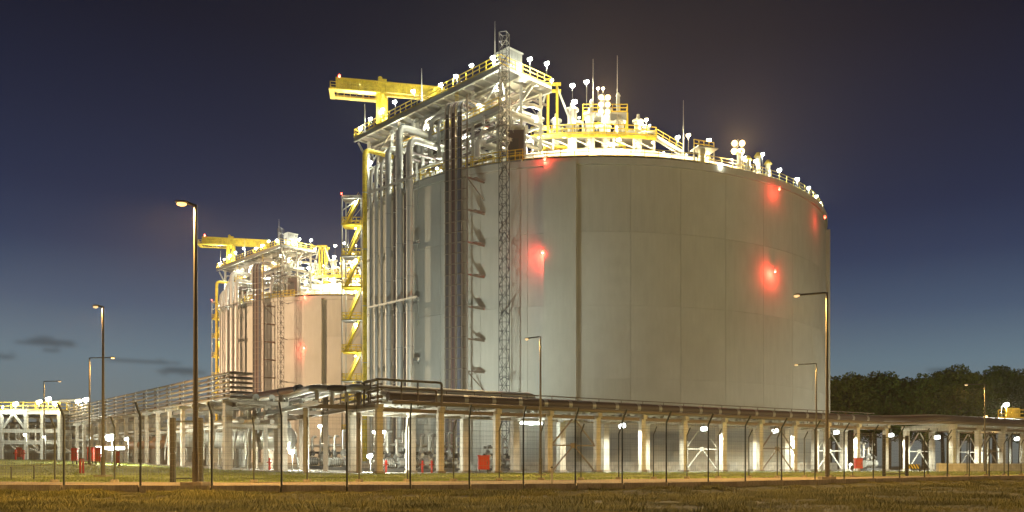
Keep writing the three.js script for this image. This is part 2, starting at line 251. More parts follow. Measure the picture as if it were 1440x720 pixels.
// grass blades: rough verge before the fence, short lawn behind it
function grass(name, label, n, seed, place, h0, h1, colours) {
  const r = mulberry(seed), pos = [], nor = [], idx = [];
  for (let b = 0; b < 7; b++) {                                // one tuft: seven bent blades
    const a = b / 7 * 6.283 + r() * 0.8, s = 0.02 + r() * 0.07, lean = 0.25 + r() * 0.7, hh = 0.6 + r() * 0.5, wd = 0.014 + 0.012 * r(), cx = Math.cos(a) * s, cz = Math.sin(a) * s, tx = -Math.sin(a) * wd, tz = Math.cos(a) * wd, o = pos.length / 3;
    pos.push(cx - tx, 0, cz - tz, cx + tx, 0, cz + tz, cx + Math.cos(a) * lean * 0.35 - tx * 0.7, hh * 0.6, cz + Math.sin(a) * lean * 0.35 - tz * 0.7, cx + Math.cos(a) * lean * 0.35 + tx * 0.7, hh * 0.6, cz + Math.sin(a) * lean * 0.35 + tz * 0.7, cx + Math.cos(a) * lean, hh, cz + Math.sin(a) * lean);
    for (let k = 0; k < 5; k++) nor.push(Math.cos(a) * 0.3, 1, Math.sin(a) * 0.3);
    idx.push(o, o + 1, o + 2, o + 1, o + 3, o + 2, o + 2, o + 3, o + 4);
  }
  const g = new THREE.BufferGeometry(); g.setAttribute('position', new THREE.Float32BufferAttribute(pos, 3)); g.setAttribute('normal', new THREE.Float32BufferAttribute(nor, 3)); g.setIndex(idx);
  const im = new THREE.InstancedMesh(g, mat([1, 1, 1], 0.9, 0, { side: THREE.DoubleSide }), n), m4 = new THREE.Matrix4(), q = new THREE.Quaternion(), c = new THREE.Color();
  for (let i = 0; i < n; i++) {
    let [x, y, Z] = place(r); for (let n = 0; n < 4 && vnoise(x * 1.5, Z * 1.1, seed + 7) * 0.7 + vnoise(x * 4, Z * 3, seed + 8) * 0.3 < 0.3; n++) [x, y, Z] = place(r); const k = vnoise(x * 0.9, Z * 0.9, seed), h = lerp(h0, h1, r() * 0.35 + smooth(0.3, 0.85, k) * 0.65) * (r() < 0.02 ? 1.9 : 1); q.setFromAxisAngle(UPV, r() * 6.283);
    m4.compose(Q(x, y - 0.01, Z), q, new V3(h * 1.3, h, h * 1.3)); im.setMatrixAt(i, m4);
    const [A, B] = colours, t = clamp(r() * 0.6 + vnoise(x * 0.9, Z * 0.9, seed + 1) * 0.7 - 0.15, 0, 1); im.setColorAt(i, c.setRGB(lerp(A[0], B[0], t), lerp(A[1], B[1], t), lerp(A[2], B[2], t)));
  }
  im.name = name; im.userData = { label, category: 'grass', kind: 'stuff' }; im.castShadow = im.receiveShadow = true; scene.add(im);
}
grass('verge_grass', 'rough dry grass on the verge before the fence kerb', 190000, 101, r => { const px = lerp(-120, 1560, r()), f = zFront(px), Z = lerp(11, f - 0.25, Math.pow(r(), 0.75)), x = (px - CX) / F * Z; return [x, vergeHeight(x, Z), Z]; }, 0.035, 0.15, [[0.04, 0.046, 0.006], [0.20, 0.17, 0.024]]);
grass('lawn_grass', 'short green lawn between the inner fence and the pipe rack', 42000, 102, r => { const px = lerp(-60, 1500, r()), Z = lerp(zRear(px) + 0.3, zLawn(px), Math.pow(r(), 1.3)), x = (px - CX) / F * Z; return [x, 0.02 + rise(x, Z), Z]; }, 0.05, 0.14, [[0.09, 0.13, 0.012], [0.20, 0.25, 0.03]]);

// kerb of precast slabs under the outer fence
const frontPx = [-228, -130, -20, 90, 197.5, 298, 396, 488, 577, 660, 736, 809, 875, 937, 996, 1048, 1099, 1146, 1187, 1228, 1265, 1300, 1332, 1363, 1391, 1418, 1444, 1469, 1494];
const frontAt = frontPx.map(px => Q((px - CX) / F * zFront(px), 0, zFront(px)));
{
  const k = new THREE.Group(); k.name = 'kerb'; k.userData.kind = 'structure'; scene.add(k);
  for (let i = 0; i < frontAt.length - 1; i++) {
    const a = frontAt[i].clone().setY(-0.10), b = frontAt[i + 1].clone().setY(-0.10), d = b.clone().sub(a).normalize(), off = new V3(-d.z, 0, d.x).multiplyScalar(0.09), h = hash2(i, 3, 5) * 0.02;
    a.addScaledVector(d, 0.035).add(off).setY(-0.09 + h); b.addScaledVector(d, -0.035).add(off).setY(-0.09 + hash2(i, 4, 5) * 0.02);
    part(k, 'kerb_slab', bar(a, b, 0.07, 0.30), M.kerb);
  }
}

// ---------------------------------------------------------------- fences
function fence(name, label, at, o) {
  const t = thing(name, label, 'fence', 'perimeter fences'), H = o.h;
  const tip = i => { const a = at[Math.max(0, i - 1)], b = at[Math.min(at.length - 1, i + 1)], d = b.clone().sub(a).normalize(); return new V3(-d.z, 0, d.x); };
  at.forEach((p, i) => {
    if (o.skipPost?.(i)) return;
    const n = tip(i), k = p.clone().setY(p.y + H), e = k.clone().addScaledVector(n, 0.28).setY(k.y + 0.42);
    const post = part(t, 'fence_post', [bar(p.clone().setY(p.y - 0.15), k, 0.055, 0.045), bar(k.clone().setY(k.y - 0.02), e, 0.05, 0.05)], M.post);
    if (!o.front) part(post, 'foot', [new THREE.CylinderGeometry(0.16, 0.19, 0.14, 10).translate(p.x, p.y + 0.02, p.z)], M.kerb);
  });
  for (let i = 0; i < at.length - 1; i++) {
    if (o.skipBay?.(i)) continue;
    const a = at[i].clone(), b = at[i + 1].clone(), gs = [], L = a.distanceTo(b); 
    const wire = (p, q, w) => { const g = bar(p, q, w); return g; };
    for (let y = 0.1; y <= H - 0.02; y += 0.2) gs.push(wire(a.clone().setY(a.y + y), b.clone().setY(b.y + y), 0.006));
    const n = Math.round(L / 0.12); for (let k = 1; k < n; k++) { const p = a.clone().lerp(b, k / n); gs.push(wire(p.clone().setY(p.y + 0.06), p.clone().setY(p.y + H - 0.02), 0.0032)); }
    part(t, 'mesh_panel', gs, M.wire);
    for (const f of [0.35, 0.68, 1]) { const s = (p, j) => p.clone().setY(p.y + H + 0.42 * f).addScaledVector(tip(j), 0.28 * f); part(t, 'barbed_wire', wire(s(a, i), s(b, i + 1), 0.008), M.wire); }
  }
  return t;
}
fence('security_fence', 'outer dark green mesh fence with cranked posts along the kerb', frontAt, { h: 2.35, front: true });
const rearPx = [-110, -8, 77, 161, 243, 282, 357, 432, 505, 573, 638, 702, 761, 817, 870, 919, 966, 1010, 1053, 1093, 1131, 1166, 1199, 1243, 1275, 1305, 1333, 1360, 1387, 1412, 1436, 1460];
const rearAt = rearPx.map(px => Q((px - CX) / F * (zRear(px) + 0.3), 0.02, zRear(px) + 0.3));
const gateBays = [rearPx.indexOf(243), rearPx.indexOf(1243)];
fence('security_fence', 'inner mesh fence beyond the gravel strip, broken by two gates', rearAt, { h: 2.35, skipPost: i => gateBays.includes(i) || gateBays.includes(i - 1), skipBay: i => gateBays.includes(i) });
[['left of the road lamp', 0], ['before the right-hand pipe rack', 1]].forEach(([where, k]) => {
  const a = rearAt[gateBays[k]], b = rearAt[gateBays[k] + 1], t = thing('fence_gate', `dark framed single gate in the inner fence ${k ? 'before the striped barrier' : 'behind the lit road lamp'}`, 'gate', 'gates in the inner fence');
  for (const p of [a, b]) part(t, 'gate_post', bar(p.clone().setY(-0.1), p.clone().setY(2.75), 0.18, 0.18), M.black);
  const d = b.clone().sub(a).normalize(), a2 = a.clone().addScaledVector(d, 0.14), b2 = b.clone().addScaledVector(d, -0.14);
  for (const y of [0.16, 2.6]) part(t, 'frame_rail', bar(a2.clone().setY(y), b2.clone().setY(y), 0.06), M.post);
  const gs = []; const n = Math.round(a.distanceTo(b) / 0.12); for (let j = 1; j < n; j++) { const p = a.clone().lerp(b, j / n); gs.push(bar(p.clone().setY(0.16), p.clone().setY(2.6), 0.006)); } for (let y = 0.3; y < 2.5; y += 0.2) gs.push(bar(a2.clone().setY(y), b2.clone().setY(y), 0.009));
  part(t, 'mesh_panel', gs, M.wire);
});
// small marker posts and footings on the gravel
for (const [px, Z, h] of [[776, 31.2, 0.62], [16, 41, 0.6], [48, 42, 0.65]]) { const p = Q((px - CX) / F * Z, 0.02, Z), t = thing('marker_post', px > 700 ? 'short pale marker post just behind the outer fence' : px < 30 ? 'thin low stake at the left end of the gravel' : 'thin low stake on the lawn edge far left', 'post', 'marker stakes'); part(t, 'stake', cyl(p.clone().setY(-0.1), p.clone().setY(h), 0.035, 8), px > 700 ? M.column : M.post); part(t, 'cap', cyl(p.clone().setY(h), p.clone().setY(h + 0.05), 0.05, 8), M.pole); }

// ---------------------------------------------------------------- street lamps
function streetLamp(px, Z, topY, arm, label, cd, kind = 'dimSodium') {
  const x = (px - CX) / F * Z, y0 = Z < 46 ? (px > 700 ? 0 : 0) : groundAt(x, Z), H = EYE + (HY - topY) / F * Z, t = thing('street_lamp', label, 'street lamp', 'sodium street lamps'), b = Q(x, y0, Z), top = Q(x, H, Z);
  part(t, 'footing', box(x, y0 + 0.02, Z, 0.75, 0.22, 0.75), M.kerb);
  part(t, 'pole', [cyl(b, top, 0.095, 12, 0.055), cyl(b.clone().setY(y0 + 0.1), b.clone().setY(y0 + 1.2), 0.115, 12)], M.pole);
  const e = top.clone().add(new V3(arm[0], 0.05, -arm[1])), s = top.clone().setY(H - 0.3); part(t, 'arm', sweep([s, s.clone().setY(H - 0.02), e], 0.05, 8, 0.12), M.pole);
  const d = e.clone().sub(s).setY(0).normalize(), ry = Math.atan2(d.x, d.z), head = new THREE.SphereGeometry(1, 14, 8); head.scale(0.12, 0.06, 0.26); head.rotateY(ry); head.translate(e.x + d.x * 0.16, e.y + 0.03, e.z + d.z * 0.16); part(t, 'lamp_head', head, M.galv);
  const lens = new THREE.SphereGeometry(1, 12, 8); lens.scale(0.10, 0.075, 0.17); lens.rotateY(ry); lens.translate(e.x + d.x * 0.18, e.y - 0.05, e.z + d.z * 0.18); part(t, 'lamp_lens', lens, GLOW[kind]);
  if (cd) { const l = new THREE.SpotLight(0xffffff, cd * 1.12, 0, 1.53, 0.12, 2); l.color.setRGB(...LIGHT.sodium); l.position.set(e.x + d.x * 0.18, e.y - 0.2, e.z + d.z * 0.18); l.target.position.set(l.position.x, 0, l.position.z); l.castShadow = true; l.shadow.radius = 6; l.name = 'lamp_light'; t.add(l); t.add(l.target); }
  return t;
}
const lampsList = [
  [275, 30.2, 288, [-0.28, -0.05], 'tall lit sodium lamp rising before the far tank, nearest lamp at left', 900, 'sodium'],
  [1163, 45.3, 411, [-1.2, 0.9], 'tall street lamp at the right edge of the near tank', 700],
  [145, 50.4, 431, [-0.35, 0.1], 'tall grey street lamp left of the near sodium lamp, head against open sky', 420],
  [126, 83, 503, [1.9, 0.3], 'street lamp with a long arm beside the left pipe rack', 350, 'sodium'],
  [62, 104, 536, [1.4, 0.5], 'distant street lamp over the left steel structure', 140],
  [760, 59, 473, [-0.9, 1.2], 'street lamp standing in front of the middle of the near tank', 420],
  [1148, 76, 511, [-1.3, 1.2], 'street lamp on the lawn just left of the tall right-hand lamp', 420],
  [1385, 94, 540, [-1.3, 1.2], 'street lamp in front of the dark wood', 500],
];
for (const a of lampsList) streetLamp(...a);
// the same row of road lamps goes on outside the frame to the left and the right and behind the camera; their orange light falls on the verge
for (const [x, Z, l] of [[-36, 14, 'road lamp out of frame to the left'], [21, 8, 'road lamp behind the camera on the right verge'], [42, 60, 'road lamp out of frame to the right']]) { const t = streetLamp(pxOf(x, Z), Z, HY - (10 - EYE) * F / Z, [0.8, 0.8], l, 900, 'sodium'); }

// ---------------------------------------------------------------- pipe racks
const RA = [-12.07, 80];
const R = (k, w, y) => Q(RA[0] + 6 * k * U[0] + w * Vv[0], y, RA[1] + 6 * k * U[1] + w * Vv[1]);
const PLANT = Math.atan2(U[1], U[0]);                           // turn of the plant about y
function column(parent, p, h, w = 0.55, cap = true) {
  const t = p.clone().setY(p.y + h), g = new THREE.BoxGeometry(w, h + 0.3, w); g.rotateY(PLANT); g.translate(p.x, p.y + h / 2 - 0.15, p.z);
  const c = part(parent, 'column', g, M.column);
  const f = new THREE.BoxGeometry(w + 0.25, 0.25, w + 0.25); f.rotateY(PLANT); f.translate(p.x, p.y + 0.1, p.z); part(c, 'footing', f, M.kerb);
  if (cap) { const h1 = new THREE.CylinderGeometry((w + 0.5) * 0.707, w * 0.707, 0.45, 4); h1.rotateY(Math.PI / 4 + PLANT); h1.translate(t.x, t.y - 0.225, t.z); part(c, 'capital', h1, M.column); }
  return c;
}
function chevrons(parent, a, b, y0, y1, m) {                    // two inverted Vs and a strut between a pair of columns
  const mid = (y0 + y1) / 2, at = (f, y) => a.clone().lerp(b, f).setY(y);
  part(parent, 'strut', bar(at(0.05, mid), at(0.95, mid), 0.14), m);
  for (const [lo, hi] of [[y0 + 0.1, mid - 0.12], [mid + 0.12, y1]]) for (const f of [0.07, 0.93]) part(parent, 'brace', bar(at(f, lo), at(0.5 + (f - 0.5) * 0.06, hi), 0.13), m);
  part(parent, 'gusset', bar(at(0.44, mid), at(0.56, mid), 0.05, 0.5), m);
}
{
  const t = thing('pipe_rack', 'long concrete pipe rack with square columns across the foot of the near tank', 'pipe rack', 'pipe racks');
  for (let k = -1; k <= 11; k++) {
    for (const w of [0, 7]) column(t, R(k, w, 0), 6.0, w ? 0.75 : 0.56, w > 0);
    part(t, 'cross_beam', bar(R(k, -0.6, 6.0), R(k, 7.7, 6.0), 0.5, 0.45), M.column);
    if (k < 11) { for (const w of [0, 7]) part(t, 'edge_beam', ibeam(R(k + 0.06, w, 5.75), R(k + 0.94, w, 5.75), 0.22, 0.34), w ? M.column : M.brownSteel); part(t, 'middle_beam', bar(R(k + 0.5, 0.2, 5.8), R(k + 0.5, 6.8, 5.8), 0.2, 0.3), M.column); }
  }
  chevrons(t, R(2, 0, 0), R(3, 0, 0), 0.1, 5.5, M.brownSteel); chevrons(t, R(7, 0, 0), R(8, 0, 0), 0.1, 5.5, M.brownSteel); chevrons(t, R(6, 7, 0), R(7, 7, 0), 0.1, 5.5, M.steelWhite); chevrons(t, R(10, 7, 0), R(11, 7, 0), 0.1, 5.5, M.steelWhite);
  // light railing pipe on stub posts over the pipes
  part(t, 'top_rail', sweep([R(0.1, 1.8, 7.92), R(11, 1.8, 7.92)], 0.06, 6), M.brownSteel);
  for (let k = 0.25; k < 11; k += 0.5) part(t, 'stub_post', bar(R(k, 1.8, 6.2), R(k, 1.8, 7.9), 0.08), M.brownSteel);
  const t2 = thing('pipe_rack', 'pipe rack section stepped forward at the right, lit orange', 'pipe rack', 'pipe racks');
  for (let k = 12; k <= 17; k++) { for (const w of [-6, 1]) column(t2, R(k, w, 0), 6.0, 0.62, w > 0); part(t2, 'cross_beam', bar(R(k, -6.6, 5.95), R(k, 1.6, 5.95), 0.5, 0.6), M.column); if (k < 17) for (const w of [-6, 1]) part(t2, 'edge_beam', ibeam(R(k + 0.06, w, 5.75), R(k + 0.94, w, 5.75), 0.22, 0.34), M.brownSteel); }
  chevrons(t2, R(12, 1, 0), R(13, 1, 0), 0.1, 5.4, M.steelWhite); chevrons(t2, R(14, 1, 0), R(15, 1, 0), 0.1, 5.4, M.steelWhite); chevrons(t2, R(13, -6, 0), R(14, -6, 0), 0.1, 5.4, M.brownSteel);
}
function rackPipe(label, w, y, r, m, o = {}) {
  const t = thing('rack_pipe', label, 'pipe', 'pipes lying on the main rack'), k0 = o.k0 ?? -0.8;
  part(t, 'pipe', sweep([R(k0, w, y), R(11.35 + w * 0.02, w, y), R(11.75 + w * 0.02, w - 6, y), R(17, w - 6, y)], r, 14, 2.2), m);
  for (let k = Math.ceil(k0); k <= 10; k++) {
    part(t, 'saddle', bar(R(k, w, 6.23), R(k, w, y - r * 0.8), 0.35, 0.3), M.steel);
    if (o.bands) for (const f of [0, 0.5]) part(t, 'band', cyl(R(k + f - 0.035, w, y), R(k + f + 0.035, w, y), r + 0.02, 14), M.galv);
  }
  return t;
}
rackPipe('thick dark clad pipe along the front of the main rack', 0.9, 7.05, 0.46, M.tin, { bands: true });
rackPipe('slim brown pipe under the thick pipe at the rack edge', -0.2, 6.48, 0.2, M.brownSteel);
rackPipe('pale clad pipe behind the thick pipe on the rack', 2.5, 7.35, 0.36, M.clad);
rackPipe('wide silver pipe in the middle of the main rack', 4.0, 6.95, 0.5, M.clad);
rackPipe('narrow silver pipe near the back of the main rack', 5.4, 6.7, 0.26, M.clad);
rackPipe('white pipe along the rear edge of the main rack', 6.6, 6.8, 0.34, M.steelWhite);
{ // expansion loop at the near corner
  const t = thing('expansion_loop', 'brown pipe loop standing over the near corner of the rack', 'pipe');
  part(t, 'loop_pipe', sweep([R(0, -0.35, 6.1), R(0, -0.35, 8.45), R(-1.05, -0.35, 8.45), R(-1.05, 3, 8.45), R(-1.05, 3, 6.2)], 0.11, 10, 0.25), M.brownSteel);
  part(t, 'loop_pipe', sweep([R(-0.06, 0.05, 6.15), R(-0.06, 0.05, 7.75), R(-0.98, 0.05, 7.75), R(-0.98, 3, 7.75), R(-0.98, 3, 6.2)], 0.09, 10, 0.25), M.brownSteel);
  for (const k of [-1, -0.62, -0.35]) part(t, 'loop_post', bar(R(k, 0.3, 6.2), R(k, 0.3, 8.4), 0.14), M.brownSteel);
}
// branch running back from the corner, with stacked trays on its outer face
const B = (s, off, y) => R(-1 - off / 6, s, y);
{
  const t = thing('pipe_rack', 'steel rack branch running back from the near corner towards the far tank', 'pipe rack', 'pipe racks');
  for (const s of [5.2, 15.4, 24.3, 33]) { const p = B(s, 0, 0); p.y = groundAt(p.x, -p.z); part(t, 'column', bar(p.clone().setY(p.y - 0.2), B(s, 0, 8.7), 0.42, 0.42), M.brownSteel); const q = B(s, 5, 0); q.y = groundAt(q.x, -q.z); part(t, 'column', bar(q.clone().setY(q.y - 0.2), B(s, 5, 6.4), 0.42, 0.42), M.steel); part(t, 'cross_beam', bar(B(s, -0.3, 6.2), B(s, 5.3, 6.2), 0.3, 0.4), M.brownSteel); }
  part(t, 'edge_beam', ibeam(B(0.4, 0.26, 6.2), B(34, 0.26, 6.2), 0.25, 0.4), M.brownSteel); part(t, 'edge_beam', ibeam(B(0.4, 5.3, 6.2), B(34, 5.3, 6.2), 0.25, 0.4), M.steel);
  for (const f of [0.07, 0.93]) { const a = B(25 + 9.5 * f - 0.7, 0.1, 0.5), b = B(25 + 4.75 - 0.7, 0.1, 5.9); part(t, 'brace', bar(a, b, 0.2), M.steel); }
  for (let s = 2.5; s < 34; s += 4.3) part(t, 'tray_hanger', bar(B(s, -0.15, 6.2), B(s, -0.15, 8.6), 0.12), M.brownSteel);
  [6.5, 6.95, 7.55, 8.1, 8.55].forEach((y, i) => { const p = thing('rack_pipe', `${['lowest', 'second lowest', 'middle', 'second highest', 'topmost'][i]} of five brown pipes stacked along the rack branch`, 'pipe', 'pipes stacked on the branch'); part(p, 'pipe', sweep([B(0.3, -0.36, y), B(35, -0.36, y)], i === 1 ? 0.16 : 0.11, 8), M.brownSteel); for (let s = 4; s < 34; s += 9) part(p, 'clamp', cyl(B(s, -0.36, y), B(s + 0.2, -0.36, y), 0.17, 8), M.galv); });
  for (const [off, r, y, l, m, w0] of [[1.2, 0.35, 7.95, 'wide silver pipe nearest the front of the rack branch', M.silver, 3.2], [2.6, 0.3, 7.95, 'dull clad pipe in the middle of the rack branch', M.tin, 4.7], [4, 0.38, 7.95, 'silver pipe at the back of the rack branch', M.silverDull, 6.1]]) { const p = thing('rack_pipe', l, 'pipe', 'pipes stacked on the branch'); part(p, 'pipe', sweep([R(2, w0, y - 0.9), R(2, w0, y), R(-1 - off / 6, w0, y), B(35, off, y), B(35, off, 0.2)], r, 12, 0.9), m); for (const s of [5.2, 15.4, 24.3, 33]) part(p, 'saddle', bar(B(s, off, 6.41), B(s, off, y - r * 0.8), 0.3), M.steel); }
}
// big clad pipe with a capped end, rising behind the branch
{
  const a = Q(-26.7, 8.26, 84), b = Q(-40, 8.26, 99.5), t = thing('capped_pipe', 'thick copper-brown pipe with a round capped end above the left racks', 'pipe');
  part(t, 'pipe', sweep([a, b], 0.36, 16), M.copper); const d = a.clone().sub(b).normalize(); part(t, 'end_cap', [cyl(a.clone().addScaledVector(d, -0.1), a.clone().addScaledVector(d, 0.5), 0.44, 16)], M.darkSteel);
  for (const f of [0.2, 0.55, 0.9]) { const p = a.clone().lerp(b, f); part(t, 'stand', bar(p.clone().setY(groundAt(p.x, -p.z) - 0.2), p.clone().setY(7.95), 0.35, 0.5), M.brownSteel); part(t, 'strap', cyl(p.clone().addScaledVector(d, -0.15), p.clone().addScaledVector(d, 0.15), 0.4, 16), M.brownSteel); }
}
// left rack going far back, six pipes stacked on its front
const dl = [-0.666, 0.746], wl = [0.746, 0.666], L = (s, w, y) => Q(-33 + dl[0] * s + wl[0] * w, y, 82.5 + dl[1] * s + wl[1] * w);
{
  const t = thing('pipe_rack', 'long pipe rack receding at the left with many slim columns', 'pipe rack', 'pipe racks');
  const turn = Math.atan2(dl[1], dl[0]);
  for (let s = 0; s <= 66; s += 4.4) for (const w of [0, 5.5]) { const p = L(s, w, 0), g = groundAt(p.x, -p.z), c = new THREE.BoxGeometry(s === 0 ? 0.7 : 0.36, 7.1 - g, s === 0 ? 0.7 : 0.36); c.rotateY(turn); c.translate(p.x, (7.1 + g) / 2, p.z); part(t, 'column', c, M.column); if (!w) { part(t, 'cross_beam', bar(L(s, -0.5, 6.95), L(s, 6, 6.95), 0.3, 0.4), M.column); part(t, 'cross_beam', bar(L(s, 0, 4.6), L(s, 5.5, 4.6), 0.22, 0.3), M.column); part(t, 'hanger', bar(L(s, -0.3, 7.0), L(s, -0.3, 9.7), 0.14), M.brownSteel); } }
  part(t, 'edge_beam', ibeam(L(-1, 0.4, 6.6), L(66, 0.4, 6.6), 0.25, 0.4), M.brownSteel); part(t, 'edge_beam', bar(L(0, 0.35, 4.5), L(66, 0.35, 4.5), 0.15, 0.25), M.steel);
  for (let i = 0; i < 6; i++) { const y = 7.2 + i * 0.46, p = thing('rack_pipe', `${['lowest', 'second lowest', 'third lowest', 'third highest', 'second highest', 'topmost'][i]} of six parallel pipes on the receding left rack`, 'pipe', 'pipes stacked on the left rack'); part(p, 'pipe', sweep([L(-2.3, 1.5, y), L(-2.3, -0.5, y), L(67, -0.5, y)], 0.13, 8, 0.4), i % 3 === 1 ? M.tin : M.brownSteel); for (let s = 2; s < 66; s += 4.4) part(p, 'clamp', cyl(L(s, -0.5, y), L(s + 0.25, -0.5, y), 0.19, 8), M.galv); }
  const rk = mulberry(5);
  for (let i = 0; i < 3; i++) { const p = thing('rack_pipe', `${['front', 'middle', 'rear'][i]} silver pipe on the deck of the receding left rack`, 'pipe', 'pipes stacked on the left rack'), w = 1.2 + i * 1.6; part(p, 'pipe', sweep([L(0, w, 7.5), L(67, w, 7.5)], 0.34, 10), M.silver); for (let s = 0; s <= 66; s += 8.8) part(p, 'saddle', bar(L(s, w, 7.12), L(s, w, 7.3), 0.35), M.steel); }
  // lower tier of pipes and small drops under the rack
  for (let i = 0; i < 3; i++) { const p = thing('rack_pipe', `${['front', 'middle', 'rear'][i]} pipe on the lower tier under the receding left rack`, 'pipe', 'pipes stacked on the left rack'), w = 1 + i * 1.5; part(p, 'pipe', sweep([L(-1, w, 5.05), L(64, w, 5.05)], 0.26, 10), M.silverDull); for (let s = 3; s < 64; s += 6.1) part(p, 'drop_leg', sweep([L(s + i, w, 5.05), L(s + i, w - 0.4, 3.4 - rk()), L(s + i, w - 0.4, 1.4)], 0.1, 6, 0.2), M.silverDull); }
}

// ---------------------------------------------------------------- process plant at ground level
function vessel(a, b, r, label, m, feet = 2) {
  const t = thing('pressure_vessel', label, 'vessel', 'horizontal vessels'), d = b.clone().sub(a).normalize(), g = [cyl(a, b, r, 28)];
  for (const [p, s] of [[a, -1], [b, 1]]) { const c = new THREE.SphereGeometry(r, 24, 10); c.scale(1, 1, 1); const q = new THREE.Quaternion().setFromUnitVectors(new V3(1, 0, 0), d); c.scale(0.45, 1, 1); c.applyQuaternion(q); c.translate(p.x, p.y, p.z); g.push(c); }
  part(t, 'shell', g, m);
  for (let i = 0; i < feet; i++) { const p = a.clone().lerp(b, (i + 0.5) / feet), y0 = groundAt(p.x, -p.z); part(t, 'saddle', bar(p.clone().setY(y0 - 0.1), p.clone().setY(p.y - r * 0.7), 0.4, r * 1.2), M.brownSteel); }
  const n = Math.max(2, Math.round(a.distanceTo(b) / 3)); for (let i = 0; i <= n; i++) { const p = a.clone().lerp(b, i / n); part(t, 'band', cyl(p.clone().addScaledVector(d, -0.04), p.clone().addScaledVector(d, 0.04), r + 0.02, 28), M.galv); }
  for (const f of [0.25, 0.7]) { const p = a.clone().lerp(b, f); part(t, 'nozzle', [cyl(p.clone().setY(p.y + r * 0.9), p.clone().setY(p.y + r + 0.6), 0.2, 10), cyl(p.clone().setY(p.y + r + 0.55), p.clone().setY(p.y + r + 0.65), 0.32, 10)], M.silver); }
  return t;
}
vessel(P(404, 617, 92), P(262, 614, 101), 1.25, 'large silver horizontal drum on saddles behind the inner gate', M.silver, 3);
vessel(P(240, 624, 100), P(184, 627, 108), 0.55, 'low copper-tinted pipe header on stub legs left of the gate', M.copper, 4);
vessel(P(238, 618, 103), P(206, 620, 108), 0.5, 'short copper-tinted header above the low one at left', M.copper, 2);
const rp = mulberry(77);
function skid(px, Z, label, seed) {                            // a pump skid: frame, motor, pump casing, risers with valves
  const r = mulberry(seed), t = thing('pump_skid', label, 'pump', 'pump skids under the rack'), c = Q((px - CX) / F * Z, 0, Z); c.y = groundAt(c.x, Z); const u = new V3(U[0], 0, -U[1]), v = new V3(Vv[0], 0, -Vv[1]), at = (a, b, y) => c.clone().addScaledVector(u, a).addScaledVector(v, b).setY(c.y + y);
  part(t, 'base_frame', [bar(at(-1.8, -0.6, 0.2), at(1.8, -0.6, 0.2), 0.2, 0.4), bar(at(-1.8, 0.6, 0.2), at(1.8, 0.6, 0.2), 0.2, 0.4), bar(at(-1.8, -0.5, 0.2), at(-1.8, 0.5, 0.2), 0.2), bar(at(1.8, -0.5, 0.2), at(1.8, 0.5, 0.2), 0.2)], M.darkSteel);
  const motor = part(t, 'motor', [cyl(at(-1.5, 0, 1), at(-0.2, 0, 1), 0.5, 16)], M.steel); for (let i = 0; i < 6; i++) part(motor, 'cooling_fin', cyl(at(-1.4 + i * 0.22, 0, 1), at(-1.36 + i * 0.22, 0, 1), 0.56, 16), M.darkSteel);
  part(t, 'pump_casing', [cyl(at(0.3, 0, 1), at(0.9, 0, 1), 0.6, 18), cyl(at(-0.2, 0, 1), at(0.3, 0, 1), 0.15, 10)], M.galv);
  for (let i = 0; i < 4; i++) { const a = -1.6 + i * 1.05, hh = 3.2 + r() * 1.6; part(t, 'riser', sweep([at(a, 0.9, 0.2), at(a, 0.9, hh), at(a + 0.5, 0.9, hh), at(a + 0.5, 1.6, hh)], 0.12 + r() * 0.09, 10, 0.4), i % 2 ? M.silver : M.silverDull); part(t, 'valve', [cyl(at(a, 0.7, 1.5 + r()), at(a, 1.1, 1.5 + r()), 0.28, 10), cyl(at(a, 0.3, 1.9), at(a, 0.34, 1.9), 0.22, 14)], i % 2 ? M.darkSteel : M.galv); }
  for (let i = 0; i < 3; i++) part(t, 'header', sweep([at(-2, 1.3, 1.2 + i * 0.9), at(2, 1.3, 1.2 + i * 0.9)], 0.16, 10), i % 2 ? M.darkSteel : M.silverDull);
  return t;
}
skid(556, 92, 'pump skid with looped risers just right of the near rack corner', 3); skid(590, 96, 'pump skid behind the red hydrants under the rack', 4); skid(630, 101, 'pump skid behind the third rack column, below a wall bracket', 5); skid(480, 101, 'pump skid left of the near rack corner', 6); skid(706, 108, 'pump skid at the foot of the lattice mast', 7); skid(448, 110, 'pump skid behind the rack branch chevron', 8);
skid(196, 112, 'pump skid under the receding left rack', 9); skid(1225, 124, 'pump skid near the right end of the main rack', 10);
